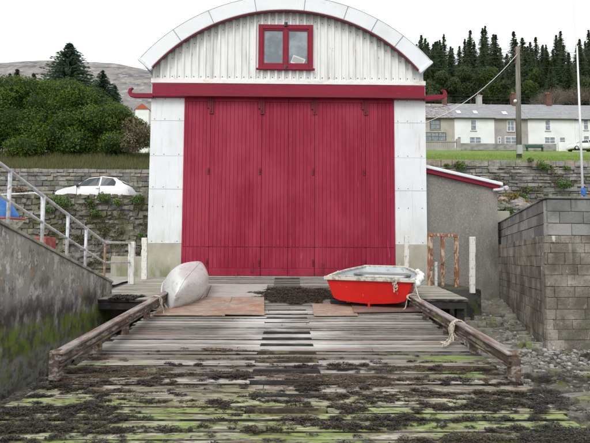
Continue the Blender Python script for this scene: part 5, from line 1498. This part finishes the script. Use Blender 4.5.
# ------------------------------------------------------------ blue covered boat + red box at the left
BY = 13.3
p = P(0, 222, BY)
bb = thing('covered_boat', (p.x - .9, BY, -.6), 'boat under a bright blue cover, cut by the left edge behind the handrail', 'boat')
xr = P(19.5, 220, BY).x; ztop = P(0, 200, BY).z; zg1 = P(10, 219, BY).z
mb = MB(); NX = 14; vs = []; fs = []
for i in range(NX + 1):
    u = i / NX; x = xr - 4.2 * u; hgt = (ztop - zg1) * (ss(-.04, .14, u) * .95 + .05 * math.sin(u * 9)) * 1.2; w = .85 * math.sqrt(max(.0, min(1, u * 2.2))) + .02
    for k in range(9):
        a = math.pi * k / 8; vs.append((x, BY - w * math.cos(a), zg1 + .02 + hgt * math.sin(a) ** .7 * (1 + .04 * math.sin(i * 2.1 + k))))
for i in range(NX):
    for k in range(8): a = i * 9 + k; fs.append((a, a + 1, a + 10, a + 9))
mb.add(vs, fs); mb.build('cover', m_tarp, bb, smooth=True)
mb = MB()
vs = []; fs = []
for i in range(NX + 1):
    u = i / NX; x = xr + .12 - 4.3 * u; w = .87 * math.sqrt(min(1, u * 2.2)) + .01
    vs += [(x, BY - w, zg1 + .03), (x, BY - w * 1.0, zg1 - .06), (x - .3 * (u < .2), BY - w * .8, zg1 - .42), (x - .3 * (u < .2), BY + w * .8, zg1 - .42), (x, BY + w, zg1 - .06), (x, BY + w, zg1 + .03)]
for i in range(NX):
    for k in range(5): a = i * 6 + k; fs.append((a, a + 6, a + 7, a + 1))
mb.add(vs, fs); mb.build('hull', m_gunw, bb)
mb = MB(); mb.tube([(xr + .15, BY, zg1 + .0)] + [(xr + .12 - 4.3 * i / NX, BY - .87 * math.sqrt(min(1, i / NX * 2.2)) - .02, zg1 + .0) for i in range(1, NX)], .03, 6); mb.build('rubbing_strake', m_redbin, bb)
for dx in (-1, -3):
    mb = MB(); mb.bx(xr + dx - .1, xr + dx + .1, BY - .5, BY + .5, -.6, zg1 - .40); mb.build('trestle', m_darkbeam, bb)
p0 = P(27, 246, 13.6); p1 = P(48, 237, 13.6)
rb = thing('red_crate', ((p0.x + p1.x) / 2, 13.6, -.6), 'faded red box on legs behind the stained sea wall, below the rubble wall', 'box')
mb = MB(); mb.bx(p0.x, p1.x, 13.5, 14.1, p0.z - .12, p1.z); mb.build('box', m_redbin, rb, bevel=.02)
for xx in (p0.x + .06, p1.x - .06):
    mb = MB(); mb.bx(xx - .03, xx + .03, 13.55, 14.0, -.62, p0.z - .12); mb.build('leg', m_darkbeam, rb)
mb = MB(); mb.bx(-5.6, -4.0, 16.0, 16.3, -.7, .02); tag(mb.build('low_wall', m_conc, bevel=.02), 'low pale concrete wall behind the white posts, left of the boathouse', 'wall')

# ------------------------------------------------------------ world, sun, camera
w = bpy.data.worlds.new('World'); SC.world = w; w.use_nodes = True; nt = w.node_tree; N = nt.nodes; Lk = nt.links
bg = N['Background']; sky = N.new('ShaderNodeTexSky'); sky.sky_type = 'NISHITA'; sky.sun_disc = False
SEL, SROT = math.radians(48), math.radians(205)
sky.sun_elevation = SEL; sky.sun_rotation = SROT; sky.dust_density = 4; sky.air_density = 1; sky.ozone_density = 1
hs = N.new('ShaderNodeHueSaturation'); hs.inputs['Saturation'].default_value = .12; hs.inputs['Value'].default_value = 1.0
mx = N.new('ShaderNodeMix'); mx.data_type = 'RGBA'; mx.inputs[0].default_value = .72; mx.inputs[7].default_value = (11.2, 11.5, 11.8, 1)
Lk.new(sky.outputs[0], hs.inputs['Color']); Lk.new(hs.outputs[0], mx.inputs[6]); Lk.new(mx.outputs[2], bg.inputs['Color'])
bg.inputs['Strength'].default_value = .12
sd = bpy.data.lights.new('sun', 'SUN'); sd.energy = 1.3; sd.angle = math.radians(25); sd.color = (1, .97, .92)
so = bpy.data.objects.new('sun', sd); C.objects.link(so)
az = SROT; dirv = Vector((math.sin(az) * math.cos(SEL), math.cos(az) * math.cos(SEL), math.sin(SEL)))
so.rotation_euler = dirv.to_track_quat('Z', 'Y').to_euler()
cam = bpy.data.cameras.new('camera'); co = bpy.data.objects.new('camera', cam); C.objects.link(co)
cam.sensor_width = 36; cam.sensor_fit = 'HORIZONTAL'; cam.lens = F / 590 * 36; cam.clip_end = 4000; cam.clip_start = .05
co.matrix_world = Matrix((rt, up, -fw)).transposed().to_4x4()
SC.camera = co
SC.view_settings.view_transform = 'Standard'; SC.view_settings.look = 'None'; SC.view_settings.gamma = 1; SC.view_settings.exposure = 0.18
SC.view_settings.use_curve_mapping = False
